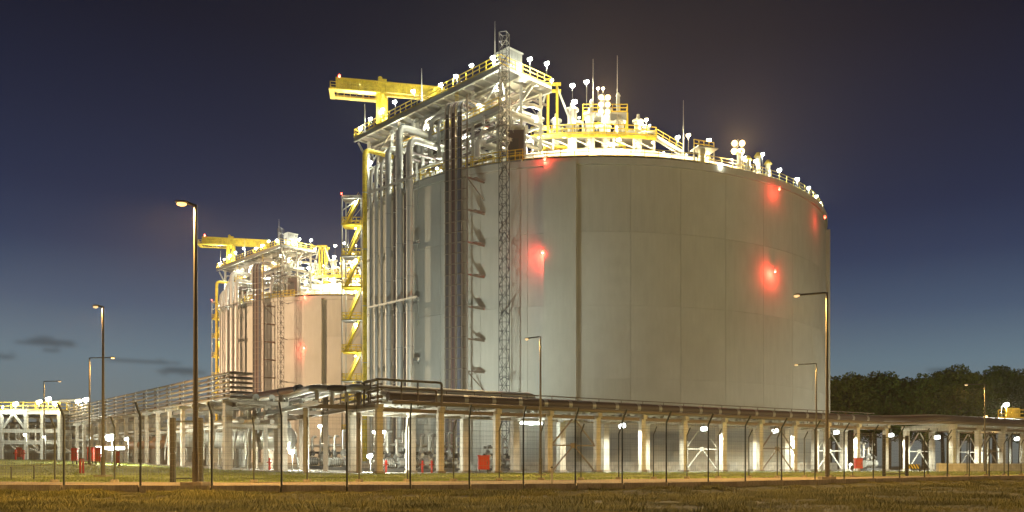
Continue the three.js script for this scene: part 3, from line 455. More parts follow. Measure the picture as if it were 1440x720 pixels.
// small parts of the yard
function cabinet(px, Z, y0, y1, wpx, label, m, legs) {
  const x = (px - CX) / F * Z, g = legs ? groundAt(x, Z) : EYE + (HY - y1) / F * Z, top = EYE + (HY - y0) / F * Z, w = wpx / F * Z, t = thing('fire_cabinet', label, 'cabinet', 'red cabinets'), base = Math.min(g + 0.35, top - 0.9);
  const body = new THREE.BoxGeometry(w, top - base, w * 0.6); body.rotateY(PLANT * 0.4); body.translate(x, (top + base) / 2, -Z); part(t, 'body', body, m);
  const roof = new THREE.BoxGeometry(w * 1.12, 0.08, w * 0.75); roof.rotateY(PLANT * 0.4); roof.translate(x, top + 0.045, -Z); part(t, 'roof', roof, m);
  const door = new THREE.BoxGeometry(w * 0.82, (top - base) * 0.86, 0.05); door.translate(0, 0, w * 0.3 + 0.03); door.rotateY(PLANT * 0.4); door.translate(x, (top + base) / 2, -Z); const dm = part(t, 'door', door, m);
  const hd = new THREE.BoxGeometry(0.05, 0.25, 0.05); hd.translate(w * 0.3, 0, w * 0.3 + 0.08); hd.rotateY(PLANT * 0.4); hd.translate(x, (top + base) / 2, -Z); part(dm, 'handle', hd, M.darkSteel);
  for (const s of [-1, 1]) part(t, 'leg', box(x + s * w * 0.38, (base + groundAt(x, Z) - 0.1) / 2, Z, 0.08, base - groundAt(x, Z) + 0.1, 0.08), M.darkSteel);
}
cabinet(680, 79, 641.5, 663, 15.5, 'bright red cabinet between rack columns left of centre', M.red, true);
cabinet(1207, 108, 645, 661, 10, 'red cabinet with a sloping look near the right tank edge', M.red, true);
cabinet(105, 82, 631.5, 650, 7.5, 'narrow red cabinet on the lawn far left', M.red, true); cabinet(127.5, 85, 630, 650, 8, 'red cabinet left of the pair beside the grey lamp pole', M.red, true); cabinet(138, 84, 630, 651, 7, 'red cabinet right of the pair beside the grey lamp pole', M.redDark, true); cabinet(166, 80, 636, 660, 4.5, 'slim red cabinet right of the grey lamp pole', M.redDark, true); cabinet(27, 112, 630, 640, 6.5, 'small red box below the left steel bridge', M.redDark, true);
for (const [px, Z, l] of [[543, 84, 'red hydrant left of the near rack corner pump'], [594, 86, 'taller red hydrant beneath the rack corner bay'], [607, 86.5, 'red hydrant beside the second rack column'], [379, 88, 'red hydrant before the silver drum'], [22, 100, 'first red hydrant from the left on the lawn edge'], [33, 101, 'second red hydrant from the left on the lawn edge']]) {
  const x = (px - CX) / F * Z, g = groundAt(x, Z), t = thing('fire_hydrant', l, 'hydrant', 'red hydrants'); part(t, 'barrel', [cyl(Q(x, g - 0.1, Z), Q(x, g + 1.1, Z), 0.11, 12), cyl(Q(x, g + 1.05, Z), Q(x, g + 1.25, Z), 0.16, 12, 0.06)], M.red); for (const s of [-1, 1]) part(t, 'outlet', cyl(Q(x + s * 0.08, g + 0.8, Z), Q(x + s * 0.26, g + 0.8, Z), 0.07, 10), M.redDark);
}
{ // bollards, barrier
  for (const [px, l] of [[113, 'left one of two dark bollards on the lawn'], [117, 'right one of two dark bollards on the lawn']]) { const Z = 60, x = (px - CX) / F * Z, g = groundAt(x, Z), t = thing('bollard', l, 'bollard', 'pair of bollards'); part(t, 'tube', cyl(Q(x, g - 0.1, Z), Q(x, g + 1.05, Z), 0.07, 10), M.redDark); part(t, 'cap', cyl(Q(x, g + 1.05, Z), Q(x, g + 1.1, Z), 0.085, 10), M.black); }
  const t = thing('barrier', 'yellow and black striped barrier before the right rack portal', 'barrier'), Z = 98, x0 = (1277 - CX) / F * Z, x1 = (1293 - CX) / F * Z, w = (x1 - x0) / 8;
  for (const x of [x0, x1]) part(t, 'post', box(x, 0.35, Z, 0.1, 0.9, 0.1), M.black);
  part(t, 'board', box((x0 + x1) / 2, 0.62, Z, x1 - x0, 0.52, 0.06), M.yellow);
  for (let i = 0; i < 4; i++) { const s = new THREE.Shape(); s.moveTo(0, 0); s.lineTo(w, 0); s.lineTo(w - 0.3, 0.52); s.lineTo(-0.3, 0.52); const g = new THREE.ExtrudeGeometry(s, { depth: 0.012, bevelEnabled: false }); g.translate(x0 + 0.32 + i * 2 * w, 0.36, -Z + 0.032); part(t, 'stripe', g, M.black); }
  const bw = thing('concrete_barrier', 'low concrete wall along the right rack', 'wall'); for (let i = 0; i < 7; i++) { const Z = 103 + i * 2.6, Zb = 103 + (i + 0.96) * 2.6, a = Q(44.5 + i * 4, 0.45, Z), b = Q(44.5 + (i + 0.985) * 4, 0.45, Zb); part(bw, 'wall_block', bar(a, b, 0.35, 1.1), M.column); }
}

// steel structure at the far left: two decks, a truss bridge, pipes and a handrail
{
  const Z0 = 128, t = thing('process_structure', 'pale steel process structure with a truss bridge at the left edge', 'steel structure'), X = px => (px - CX) / F * Z0, Y = py => EYE + (HY - py) / F * Z0, g = 1.4, D = 9;
  const xs = [-70, -35, 2, 37, 60, 84].map(X);
  for (const x of xs) for (const z of [0, D]) part(t, 'column', bar(Q(x, g - 0.2, Z0 + z), Q(x, Y(578), Z0 + z), 0.45), M.steelWhite);
  for (const py of [580, 606, 622]) for (const z of [0, D]) part(t, 'deck_beam', bar(Q(xs[0], Y(py), Z0 + z), Q(xs[5], Y(py), Z0 + z), 0.3, 0.55), M.steelWhite);
  for (const x of xs) for (const py of [580, 606]) part(t, 'cross_beam', bar(Q(x, Y(py), Z0), Q(x, Y(py), Z0 + D), 0.25, 0.4), M.steelWhite);
  part(t, 'deck', box((xs[0] + xs[5]) / 2, Y(580) + 0.32, Z0 + D / 2, xs[5] - xs[0] + 0.6, 0.08, D + 0.4), M.grating);
  for (let i = 0; i < 3; i++) for (const [f, h] of [[0, 1], [0.5, 0]]) { const a = lerp(xs[i], xs[i + 1], f), b = lerp(xs[i], xs[i + 1], f + 0.5); part(t, 'truss_brace', bar(Q(a, Y(f ? 581 : 605), Z0 - 0.05), Q(b, Y(f ? 605 : 581), Z0 - 0.05), 0.28), M.steelWhite); }
  part(t, 'guard_rail', railing([Q(xs[0], Y(577), Z0), Q(xs[5], Y(577), Z0), Q(xs[5], Y(577), Z0 + D)], 1.2, 1.8, 0.05), M.yellow);
  const r = mulberry(9); for (let i = 0; i < 7; i++) part(t, 'pipe', sweep([Q(xs[0], Y(584 + i * 8) - 0.2, Z0 + 1.5 + r() * 5), Q(xs[5] + 1, Y(584 + i * 8) - 0.2, Z0 + 1.5 + r() * 5)], 0.15 + r() * 0.2, 10), i % 2 ? M.silver : M.steelWhite);
  for (let i = 0; i < 12; i++) { const x = lerp(xs[0], xs[5], r()); part(t, 'pipe_drop', sweep([Q(x, Y(596), Z0 + 2), Q(x, g + 1 + r() * 2, Z0 + 2), Q(x + 1.5, g + 1 + r(), Z0 + 2)], 0.12 + r() * 0.1, 8, 0.4), M.silverDull); }
  for (let i = 0; i < 4; i++) { const x = lerp(xs[0], xs[5], 0.4 + i * 0.15); part(t, 'upper_pipe', sweep([Q(x, Y(578), Z0 + 4), Q(x, Y(566 - i * 2), Z0 + 4), Q(x + 4, Y(566 - i * 2), Z0 + 4), Q(x + 4, Y(578), Z0 + 4)], 0.22, 10, 0.5), M.silver); }
  [[22, 568], [55, 565], [68, 561], [78, 567], [4, 572], [110, 564], [121, 562]].forEach(([px, py], i) => lamp(P(px, py, i > 4 ? 124 : 127), `${['first', 'third', 'fourth', 'fifth', 'small second', 'sixth', 'rightmost'][i]} bright lamp from the left edge over the left steel structure`, i % 2 ? 'warm' : 'white', 22, { r: i === 4 ? 0.25 : 0.7, group: 'lamps on the left structure', foot: P(px, i > 4 ? 590 : 579, i > 4 ? 124 : 127) }));
  const b = thing('yard_building', 'low pale building behind the left steel structure', 'building'), bx = X(20), bz = Z0 + 16;
  part(b, 'wall', box(bx, g + 3, bz, 46, 6.4, 8), M.column); part(b, 'roof', box(bx, g + 6.35, bz, 47, 0.3, 9), M.steel); for (let i = 0; i < 6; i++) { const w = part(b, 'window', box(bx - 18 + i * 7, g + 3.6, bz - 4.02, 2.6, 1.4, 0.08), M.cableBlue); part(w, 'frame', [box(bx - 18 + i * 7, g + 4.36, bz - 4.05, 2.8, 0.1, 0.12), box(bx - 18 + i * 7, g + 2.84, bz - 4.05, 2.8, 0.1, 0.12)], M.steelWhite); }
}
// yellow railed platform and lamp at the far right
{
  const Z = 130, t = thing('access_platform', 'yellow railed steel platform at the right edge', 'platform'), X = px => (px - CX) / F * Z, Y = py => EYE + (HY - py) / F * Z;
  part(t, 'deck', box((X(1403) + X(1475)) / 2, Y(589), Z + 2, X(1475) - X(1403), 0.25, 4.5), M.grating); part(t, 'guard_rail', railing([Q(X(1404), Y(588), Z), Q(X(1474), Y(588), Z), Q(X(1474), Y(588), Z + 4)], 1.25, 1.1, 0.06), M.yellow); for (const px of [1406, 1438, 1472]) for (const d of [0.3, 3.8]) part(t, 'column', bar(Q(X(px), -0.2, Z + d), Q(X(px), Y(590), Z + d), 0.3), M.steelWhite);
  part(t, 'panel_box', box(X(1426), Y(580), Z + 0.5, 2, 1.4, 0.5), M.yellow);
  lamp(P(1415, 569, 130.5), 'bright lamp on a post before the wood, far right', 'white', 800, { r: 0.7, foot: P(1408, 589, 130.5), group: 'lamps at the right edge' });
  lamp(P(1386, 586, 128), 'small orange lamp on the right rack', 'sodium', 25, { r: 0.4, foot: P(1386, 600, 128), group: 'lamps at the right edge' });
}

// ---------------------------------------------------------------- the near tank and all that stands on it (copied for the far tank)
tankSet = [];
const TC = [4.77, 161.6], TR = 42, TOP = 43.86;
function onWall(px, off) { const b = Math.atan((px - CX) / F), dx = Math.sin(b), dz = Math.cos(b), m = dx * TC[0] + dz * TC[1], c = TC[0] ** 2 + TC[1] ** 2 - (TR + off) ** 2, k = m * m - c, s = k > 0 ? m - Math.sqrt(k) : m; return [dx * s, dz * s]; }
const wallPt = (px, off, y) => { const [x, Z] = onWall(px, off); return Q(x, y, Z); };
const outward = px => { const [x, Z] = onWall(px, 0); return new V3((x - TC[0]) / TR, 0, -(Z - TC[1]) / TR).normalize(); };
const polar = (a, r, y) => Q(TC[0] + r * Math.sin(a), y, TC[1] - r * Math.cos(a));      // a = 0 faces the camera, positive to the right
const angOf = px => { const [x, Z] = onWall(px, 0); return Math.atan2(x - TC[0], TC[1] - Z); };
const domeY = r => TOP + 0.2 + Math.sqrt(85.7 ** 2 - r * r) - Math.sqrt(85.7 ** 2 - 42 * 42);
function curved(a0, a1, r0, r1, y0, y1, seg) {               // a block bent round the tank axis
  const pos = [], idx = [], rows = [[r1, y0], [r1, y1], [r0, y1], [r0, y0]];
  for (let f = 0; f < 4; f++) { const [ra, ya] = rows[f], [rb, yb] = rows[(f + 1) % 4], o = pos.length / 3; for (let i = 0; i <= seg; i++) { const a = lerp(a0, a1, i / seg), s = Math.sin(a), c = Math.cos(a); pos.push(ra * s, ya, ra * c, rb * s, yb, rb * c); } for (let i = 0; i < seg; i++) { const k = o + i * 2; idx.push(k, k + 2, k + 1, k + 1, k + 2, k + 3); } }
  for (const a of [a0, a1]) { const o = pos.length / 3, s = Math.sin(a), c = Math.cos(a); for (const [r, y] of rows) pos.push(r * s, y, r * c); a === a0 ? idx.push(o, o + 1, o + 2, o, o + 2, o + 3) : idx.push(o, o + 2, o + 1, o, o + 3, o + 2); }
  const g = new THREE.BufferGeometry(); g.setAttribute('position', new THREE.Float32BufferAttribute(pos, 3)); g.setIndex(idx); g.computeVertexNormals();
  const uv = new Float32Array(pos.length / 3 * 2); for (let i = 0; i < pos.length / 3; i++) { uv[2 * i] = Math.atan2(pos[3 * i], pos[3 * i + 2]) * TR / 14; uv[2 * i + 1] = pos[3 * i + 1] / 14; } g.setAttribute('uv', new THREE.BufferAttribute(uv, 2)); return g;
}
{
  const t = thing('storage_tank', 'huge round concrete storage tank filling the {T}', 'storage tank', 'concrete storage tanks'), c = Q(TC[0], 0, TC[1]);
  const base = part(t, 'base_slab', [new THREE.CylinderGeometry(44, 44, 1.5, 96).translate(c.x, 0.45, c.z)], M.column);
  part(t, 'drum', [new THREE.CylinderGeometry(TR - 0.07, TR - 0.07, TOP - 1.3, 128).translate(c.x, (TOP + 1.1) / 2, c.z)], M.wall[1]);
  const step = Math.PI / 18, first = angOf(887), gap = 0.022 / TR, rows = [[1.2, 12.9], [12.935, 23.2], [23.235, 33.5], [33.535, 42.9]], geos = rows.map(([y0, y1]) => curved(gap, step - gap, TR - 0.2, TR, y0, y1, 8));
  for (let k = 0; k < 36; k++) rows.forEach((_, j) => shared(t, 'wall_panel', geos[j], M.wall[Math.floor(hash2(k, j, 8) * 3)], c, first + k * step));
  const aL = angOf(767), aR = angOf(811), bg = curved(-(aR - aL) / 2, (aR - aL) / 2, TR - 0.1, TR + 1.0, 1.2, 43.2, 6);
  for (let k = 0; k < 4; k++) shared(t, 'buttress', bg, M.wall[k % 3], c, (aL + aR) / 2 + k * Math.PI / 2);
  part(t, 'ring_beam', [curved(0, Math.PI * 2, TR - 1.2, TR + 0.35, 42.94, TOP, 128).translate(c.x, 0, c.z)], M.wall[0]);
  const prof = []; for (let i = 0; i <= 24; i++) { const r = 41.2 * (1 - i / 24); prof.push(new THREE.Vector2(Math.max(0.001, r), domeY(r))); } part(t, 'dome_roof', [new THREE.LatheGeometry(prof, 96).translate(c.x, 0, c.z)], M.dome);
  // railing round the roof edge
  const rg = thing('roof_railing', 'railing round the roof edge of the {T}', 'railing', 'tank roof railings'), n = 132, up = new THREE.BoxGeometry(0.09, 1.5, 0.09);
  for (let k = 0; k < n; k++) { const a = k / n * 6.2832; shared(rg, 'rail_post', up, M.yellowDark, polar(a, 41.7, TOP + 0.74), -a); }
  for (const y of [0.5, 1, 1.48]) part(rg, 'rail', [new THREE.TorusGeometry(41.7, 0.045, 5, 132).rotateX(Math.PI / 2).translate(c.x, TOP + y, c.z)], M.yellowDark);
}
// vertical pipes at the left of the tank
{
  const inward = outward(560).multiplyScalar(-1);
  const P1 = (px, off, d, topPy, into, label, m, bands = 5.2) => {
    const t = thing('riser_pipe', label, 'pipe', 'riser pipes of the {T}'), b = wallPt(px, off, 1.2), Z = -b.z, top = EYE + (HY - topPy) / F * Z - d / 2;
    const e = b.clone().setY(top).addScaledVector(inward, into), pts = [b, b.clone().setY(top), e]; part(t, 'pipe', sweep(pts, d / 2, 16, Math.max(1.1, d * 1.4)), m);
    for (let y = 8; y < top - 2; y += bands) part(t, 'band', cyl(b.clone().setY(y), b.clone().setY(y + 0.12), d / 2 + 0.05, 16), M.galv);
    part(t, 'flange', cyl(b.clone().setY(1.2), b.clone().setY(1.4), d / 2 + 0.15, 16), M.galv); return t;
  };
  P1(513, 3.4, 0.72, 207, 5, 'thick yellow pipe climbing the left side of the {T}', M.yellow, 9);
  P1(522, 2.6, 0.5, 236, 3, 'slim silver riser next to the yellow pipe on the {T}', M.silverDull);
  P1(529, 2.6, 0.62, 228, 4, 'second silver riser right of the yellow pipe on the {T}', M.silver);
  P1(536.5, 2.6, 0.5, 222, 4, 'third slim riser right of the yellow pipe on the {T}', M.silverDull);
  P1(546, 2.7, 0.98, 203, 10, 'thick silver riser with a low bend on the {T}', M.silver);
  P1(555, 2.4, 0.42, 215, 6, 'slim riser between two thick risers on the {T}', M.tin);
  P1(561.5, 2.8, 1.06, 173, 12, 'tallest thick silver riser bending over the roof of the {T}', M.silver);
  P1(570, 2.4, 0.42, 210, 6, 'slim riser left of the rightmost thick riser on the {T}', M.tin);
  P1(576, 2.8, 1.06, 190, 14, 'rightmost thick silver riser of the {T}', M.silver);
  for (const [py, i, heavy] of [[276, 0, 1], [355, 1, 0], [435, 2, 1], [512, 3, 0]]) {
    const t = thing('pipe_bracket', `${['top', 'second', 'third', 'lowest'][i]} steel bracket holding the risers of the {T}`, 'bracket', 'riser brackets of the {T}'), y = EYE + (HY - py) / F * 134, a = wallPt(514, 1.75, y), b = wallPt(590, 1.75, y);
    part(t, 'cross_beam', ibeam(a, b, 0.25, 0.4), M.steel); if (heavy) part(t, 'cross_beam', bar(wallPt(518, 4.2, y), wallPt(586, 4.2, y), 0.2, 0.3), M.steel);
    for (const px of [520, 532, 545, 558, 570, 588]) { part(t, 'arm', bar(wallPt(px, 0.1, y - 0.3), wallPt(px, heavy ? 4.5 : 2.0, y - 0.3), 0.16, 0.24), M.steel); if (heavy) part(t, 'knee_brace', bar(wallPt(px, 0.15, y - 3.2), wallPt(px, 3.8, y - 0.45), 0.14), M.steel); }
  }
}
// cable ladder tower and its brackets
{
  const t = thing('cable_ladder', 'tall dark cable ladder tower on the wall of the {T}', 'cable ladder', 'cable ladders on the tanks'), y1 = EYE + (HY - 137) / F * 122, at = (px, y) => wallPt(626, 3, 0).lerp(wallPt(657, 3, 0), (px - 626) / 31).setY(y), inw = outward(640).multiplyScalar(-1);
  for (const px of [626, 631.5, 634, 640, 642.5, 649.5, 657]) { const s = at(px, 0.9), e = at(px, y1); part(t, 'side_rail', px === 657 ? bar(s, e, 0.22) : sweep([s, e, e.clone().addScaledVector(inw, 7)], 0.08, 6, 2.2), M.brownSteel); }
  for (const [p0, p1] of [[626.4, 631.2], [634.3, 639.7], [642.8, 649.2]]) part(t, 'tray_back', bar(at((p0 + p1) / 2, 1).addScaledVector(inw, 0.12), at((p0 + p1) / 2, y1 - 2.2).addScaledVector(inw, 0.12), (p1 - p0) * 0.102, 0.03), M.tin);
  for (const px of [627.3, 628.8, 630.2]) part(t, 'cable', sweep([at(px, 1), at(px, y1 - 0.1), at(px, y1 - 0.1).addScaledVector(inw, 7)], 0.05, 6, 2.2), M.cable);
  for (const [px, m] of [[635.5, M.cableRed], [637, M.cable], [638.6, M.cableRed], [644, M.cableBlue], [645.8, M.cableBlue], [647.6, M.cable]]) part(t, 'cable', sweep([at(px, 1), at(px, y1 - 0.1), at(px, y1 - 0.1).addScaledVector(inw, 7)], 0.062, 6, 2.2), m);
  for (let y = 2.5; y < y1 - 2; y += 1.5) part(t, 'rung', bar(at(625.5, y).addScaledVector(inw, -0.14), at(657, y).addScaledVector(inw, -0.14), 0.06, 0.09), M.brownSteel);
  for (let i = 0; i < 8; i++) { const y = EYE + (HY - (523 - i * 45)) / F * 122; if (y > TOP) break; const br = part(t, 'bracket', i % 6 ? [bar(at(657, y), wallPt(681, 0, y), 0.18, 0.22)] : [bar(at(657, y), wallPt(681, 0, y), 0.18, 0.22), bar(at(657.5, y - 0.1), wallPt(681, 0, y - 2.6), 0.12)], M.brownSteel); part(br, 'plate', bar(wallPt(666, 2.0, y + 0.16), wallPt(680, 0.2, y + 0.16), 0.9, 0.05), M.brownSteel); part(t, 'wall_tie', bar(at(628, y), wallPt(629, 0, y), 0.14), M.brownSteel); }
  const m = thing('lattice_mast', 'slender lattice mast in front of the wall of the {T}', 'mast', 'lattice masts'), b = wallPt(709, 4, 0.6), topY = EYE + (HY - 47) / F * (-b.z), o = outward(709), s = new V3(o.z, 0, -o.x), g = lattice(b, 1.1, topY - 0.6, 1.25, 0.08, 0.045, o, s);
  g.chords.forEach(x => part(m, 'chord', x, M.mast)); part(m, 'lacing', g.braces, M.mast); part(m, 'foot_plate', box(b.x, 0.3, -b.z, 1.8, 0.7, 1.8), M.kerb);
  for (const py of [530, 436, 326, 232]) { const y = EYE + (HY - py) / F * (-b.z); part(m, 'wall_tie', [bar(b.clone().setY(y), wallPt(716, 0, y), 0.1), bar(b.clone().setY(y), wallPt(703, 0, y), 0.1)], M.darkSteel); }
}
// steel platform over the roof edge at the left
const PA = [-36.7, 146], PE = [0.713, -0.702], PI_ = [0.702, 0.713], DECK = 56.9;
const PL = (s, w, y) => Q(PA[0] + PE[0] * s + PI_[0] * w, y, PA[1] + PE[1] * s + PI_[1] * w);
const rOf = p => Math.hypot(p.x - TC[0], -p.z - TC[1]);
{
  const t = thing('pipe_platform', 'high steel platform over the roof edge of the {T}, full of pipes', 'platform', 'roof edge platforms'), Wd = 10, LEN = 38;
  for (let s = 0; s < LEN; s += 4.75) part(t, 'deck_plate', bar(PL(s + 0.03, Wd / 2, DECK), PL(s + 4.72, Wd / 2, DECK), Wd, 0.1), M.grating);
  for (const w of [0, 3.5, 7, Wd]) part(t, 'deck_girder', ibeam(PL(0, w, DECK - 0.45), PL(LEN, w, DECK - 0.45), 0.3, 0.75), M.steel);
  for (let s = 0; s <= LEN; s += 2.375) part(t, 'floor_joist', bar(PL(s, 0, DECK - 0.28), PL(s, Wd, DECK - 0.28), 0.14, 0.3), M.steel);
  for (const s of [2, 9, 16, 23, 30, 36.5]) {
    for (const w of [1.6, 9.2]) {
      const top = PL(s, w, DECK - 0.85), r = rOf(top), foot = r < 41.5 ? (r < 41 ? domeY(r) : TOP) : TOP - 1;
      if (r > 42.3) { const inw = PL(s, w + 3.6, TOP + 0.5); part(t, 'cantilever_brace', ibeam(top, inw, 0.35, 0.4), M.steelWhite); part(t, 'post', bar(PL(s, w + 3.7, TOP), PL(s, w + 3.7, DECK - 0.85), 0.4), M.steelWhite); }
      else part(t, 'post', ibeam(top, top.clone().setY(foot), 0.42, 0.42, 0.06), M.steelWhite);
    }
    for (const y of [47.6, 51.2]) part(t, 'cross_beam', ibeam(PL(s, 1.6, y), PL(s, 9.2, y), 0.25, 0.4), M.steelWhite);
    part(t, 'diagonal', bar(PL(s, 1.8, 51.4), PL(s, 9, DECK - 1), 0.2), M.steel);
  }
  for (const [y, w] of [[51.2, 1.6], [47.6, 1.6], [51.2, 9.2]]) part(t, 'side_beam', ibeam(PL(y < 50 ? 9 : 1, w, y), PL(37, w, y), 0.25, 0.4), M.steelWhite);
  for (const [a, b] of [[2, 9], [16, 23], [30, 36.5]]) { part(t, 'diagonal', bar(PL(a, 1.5, 51.4), PL(b, 1.5, DECK - 1), 0.2), M.steelWhite); part(t, 'diagonal', bar(PL(b, 9.2, 48), PL(a, 9.2, 51.2), 0.2), M.steelWhite); }
  // braces splaying under the near end
  for (const [s, w0, w1] of [[LEN - 0.4, 0.6, 3], [LEN - 0.4, 6.4, 3.6]]) part(t, 'splay_brace', ibeam(PL(s, w0, DECK - 0.9), PL(LEN - 4, w1, 49.5), 0.35, 0.45), M.steelWhite);
  for (const w of [3, 3.6]) part(t, 'post', bar(PL(LEN - 4, w, TOP), PL(LEN - 4, w, 49.6), 0.4), M.steelWhite);
  const gr = part(t, 'guard_rail', railing([PL(0, Wd, DECK + 0.05), PL(0, 0, DECK + 0.05), PL(LEN, 0, DECK + 0.05), PL(LEN, Wd, DECK + 0.05), PL(14, Wd, DECK + 0.05)], 1.3, 1.5, 0.05), M.yellow);
  // middle walkway with rails, ladders and light bracing between the posts
  part(t, 'walkway_deck', bar(PL(8, 1.0, 51.5), PL(37, 1.0, 51.5), 1.1, 0.08), M.grating); part(t, 'guard_rail', railing([PL(8, 0.5, 51.55), PL(37, 0.5, 51.55)], 1.15, 1.4, 0.035), M.yellow);
  for (let k = 0; k < 10; k++) { const a = 4 + k * 3.3; part(t, 'light_brace', [bar(PL(a, 1.5, 47.8), PL(a + 3.3, 1.5, 51.0), 0.1), bar(PL(a + 3.3, 9.1, 51.6), PL(a, 9.1, 55.6), 0.1)], M.steel); part(t, 'hanger', bar(PL(a + 1, 4.8, 51), PL(a + 1, 4.8, DECK - 0.5), 0.09), M.steel); }
  for (const y of [48.9, 50.1, 53.0, 54.2, 55.3]) part(t, 'stringer', bar(PL(5, 1.35, y), PL(37, 1.35, y), 0.09, 0.12), M.steel);
  for (const s of [13, 28]) { const c = []; for (let y = 44.4; y < DECK; y += 0.35) c.push(bar(PL(s - 0.25, 0.2, y), PL(s + 0.25, 0.2, y), 0.04)); part(t, 'ladder', [bar(PL(s - 0.25, 0.2, 44.2), PL(s - 0.25, 0.2, DECK), 0.06), bar(PL(s + 0.25, 0.2, 44.2), PL(s + 0.25, 0.2, DECK), 0.06), ...c], M.yellow); }
  // soffit props at the far left end
  for (const w of [0.6, 5]) part(t, 'knee_brace', bar(PL(0.3, w, DECK - 0.9), PL(5.5, w + 3.2, TOP + 1), 0.3), M.steelWhite);
  // small bay with yellow rail low at the roof edge
  const low = thing('walkway', 'narrow yellow railed walkway on the roof edge under the high platform of the {T}', 'walkway', 'roof walkways'); 
  const arc = []; for (let a = angOf(590); a <= angOf(735); a += 0.055) arc.push(polar(a, 41.9, TOP + 0.15)); part(low, 'guard_rail', railing(arc, 1.7, 1.2, 0.05), M.yellow); part(low, 'walk_deck', arc.slice(0, -1).map((p, i) => bar(p.clone().setY(TOP + 0.08), arc[i + 1].clone().setY(TOP + 0.08), 1.2, 0.1)), M.grating);
  // pipework inside the platform
  const pw = thing('platform_pipework', 'tangle of silver pipes and valves inside the high platform of the {T}', 'pipework', 'roof pipework'), r = mulberry(31);
  for (let i = 0; i < 34; i++) { const y = 45.6 + r() * 10, w = 1.9 + r() * 7, a = r() * 12, b = 22 + r() * 15, q = 0.14 + r() * 0.24, drop = y - 1.5 - r() * 2; part(pw, 'pipe', sweep([PL(a, w, Math.max(domeY(Math.min(41, rOf(PL(a, w, 0)))) + 0.4, drop)), PL(a, w, y), PL(b, w, y), PL(b, w + 2 + r() * 5, y)], q, 10, 0.9), i % 4 === 1 ? M.tin : i % 3 ? M.silver : M.silverDull); }
  for (let i = 0; i < 10; i++) { const y = 46 + i * 0.95, w = 2.2 + r() * 6; part(pw, 'cable_tray', [bar(PL(3 + r() * 5, w, y), PL(28 + r() * 9, w, y), 0.7, 0.1), bar(PL(8, w + 0.3, y + 0.1), PL(30, w + 0.3, y + 0.1), 0.06, 0.2)], M.tin); }
  for (let i = 0; i < 22; i++) { const s = 3 + r() * 33, y = 47 + r() * 7.5, q = 0.2 + r() * 0.3, w = 0.2 + r() * 2; part(pw, 'pipe', sweep([PL(s, w, y - 2.4), PL(s, w, y), PL(s, 9.5, y), PL(s, 9.5, domeY(32))], q, 10, 0.9), i % 3 ? M.silver : M.silverDull); }
  for (let i = 0; i < 14; i++) { const s = 4 + r() * 32, w = 1 + r() * 7, y = 46.5 + r() * 9; part(pw, 'valve', [cyl(PL(s, w, y), PL(s, w, y + 0.9), 0.36, 12), cyl(PL(s, w, y + 0.9), PL(s, w, y + 1.5), 0.12, 8), cyl(PL(s, w, y + 1.45), PL(s, w, y + 1.52), 0.36, 14)], i % 3 ? M.silver : i % 2 ? M.yellow : M.redDark); }
  for (let i = 0; i < 3; i++) part(pw, 'expansion_elbow', sweep([PL(19 + i * 2.1, 0.5, 47.5), PL(19 + i * 2.1, 0.5, 54.6 - i * 0.5), PL(30, 1.2 + i * 0.7, 54.6 - i * 0.5), PL(35, 2 + i * 0.7, 52 - i * 0.5)], 0.3, 12, 1.6), M.silver);
  // lift cabin on the near end
  const cb = thing('lift_cabin', 'grey ribbed cabin on the near end of the high platform of the {T}', 'cabin', 'platform cabins');
  const c0 = PL(35.3, 4.2, 0), ry = Math.atan2(PE[1], PE[0]); const put = g => { g.rotateY(Math.atan2(PI_[1], PI_[0])); g.translate(c0.x, 0, c0.z); return g; };
  part(cb, 'body', put(new THREE.BoxGeometry(2.6, 3.6, 2.4).translate(0, DECK + 1.9, 0)), M.galv); part(cb, 'roof', put(new THREE.BoxGeometry(2.9, 0.18, 2.7).translate(0, DECK + 3.8, 0)), M.steel);
  for (let i = 0; i < 5; i++) part(cb, 'rib', put(new THREE.BoxGeometry(0.1, 3.4, 0.1).translate(-1.1 + i * 0.55, DECK + 1.9, 1.25)), M.steel); part(cb, 'door', put(new THREE.BoxGeometry(0.08, 2.4, 1.1).translate(-1.34, DECK + 1.4, 0)), M.tin);
  const cc = thing('equipment_cabin', 'dark metal cubicle standing on the roof edge of the {T}', 'cabin', 'roof cubicles'), k0 = wallPt(726, -2.2, 0), y0 = TOP + 0.4; part(cc, 'frame', [[-1, -1], [1, -1], [1, 1], [-1, 1]].map(([a, b]) => bar(k0.clone().add(new V3(a * 1.3, y0, b * 1)), k0.clone().add(new V3(a * 1.3, y0 + 5.2, b * 1)), 0.22)), M.galv); part(cc, 'wall', box(k0.x, y0 + 2.5, -k0.z, 2.3, 4.6, 1.8), M.tin); part(cc, 'roof', box(k0.x, y0 + 5.25, -k0.z, 3.4, 0.2, 2.6), M.steelWhite); part(cc, 'door', box(k0.x - 0.2, y0 + 2, -k0.z - 0.93, 1.2, 3.2, 0.06), M.darkSteel);
}
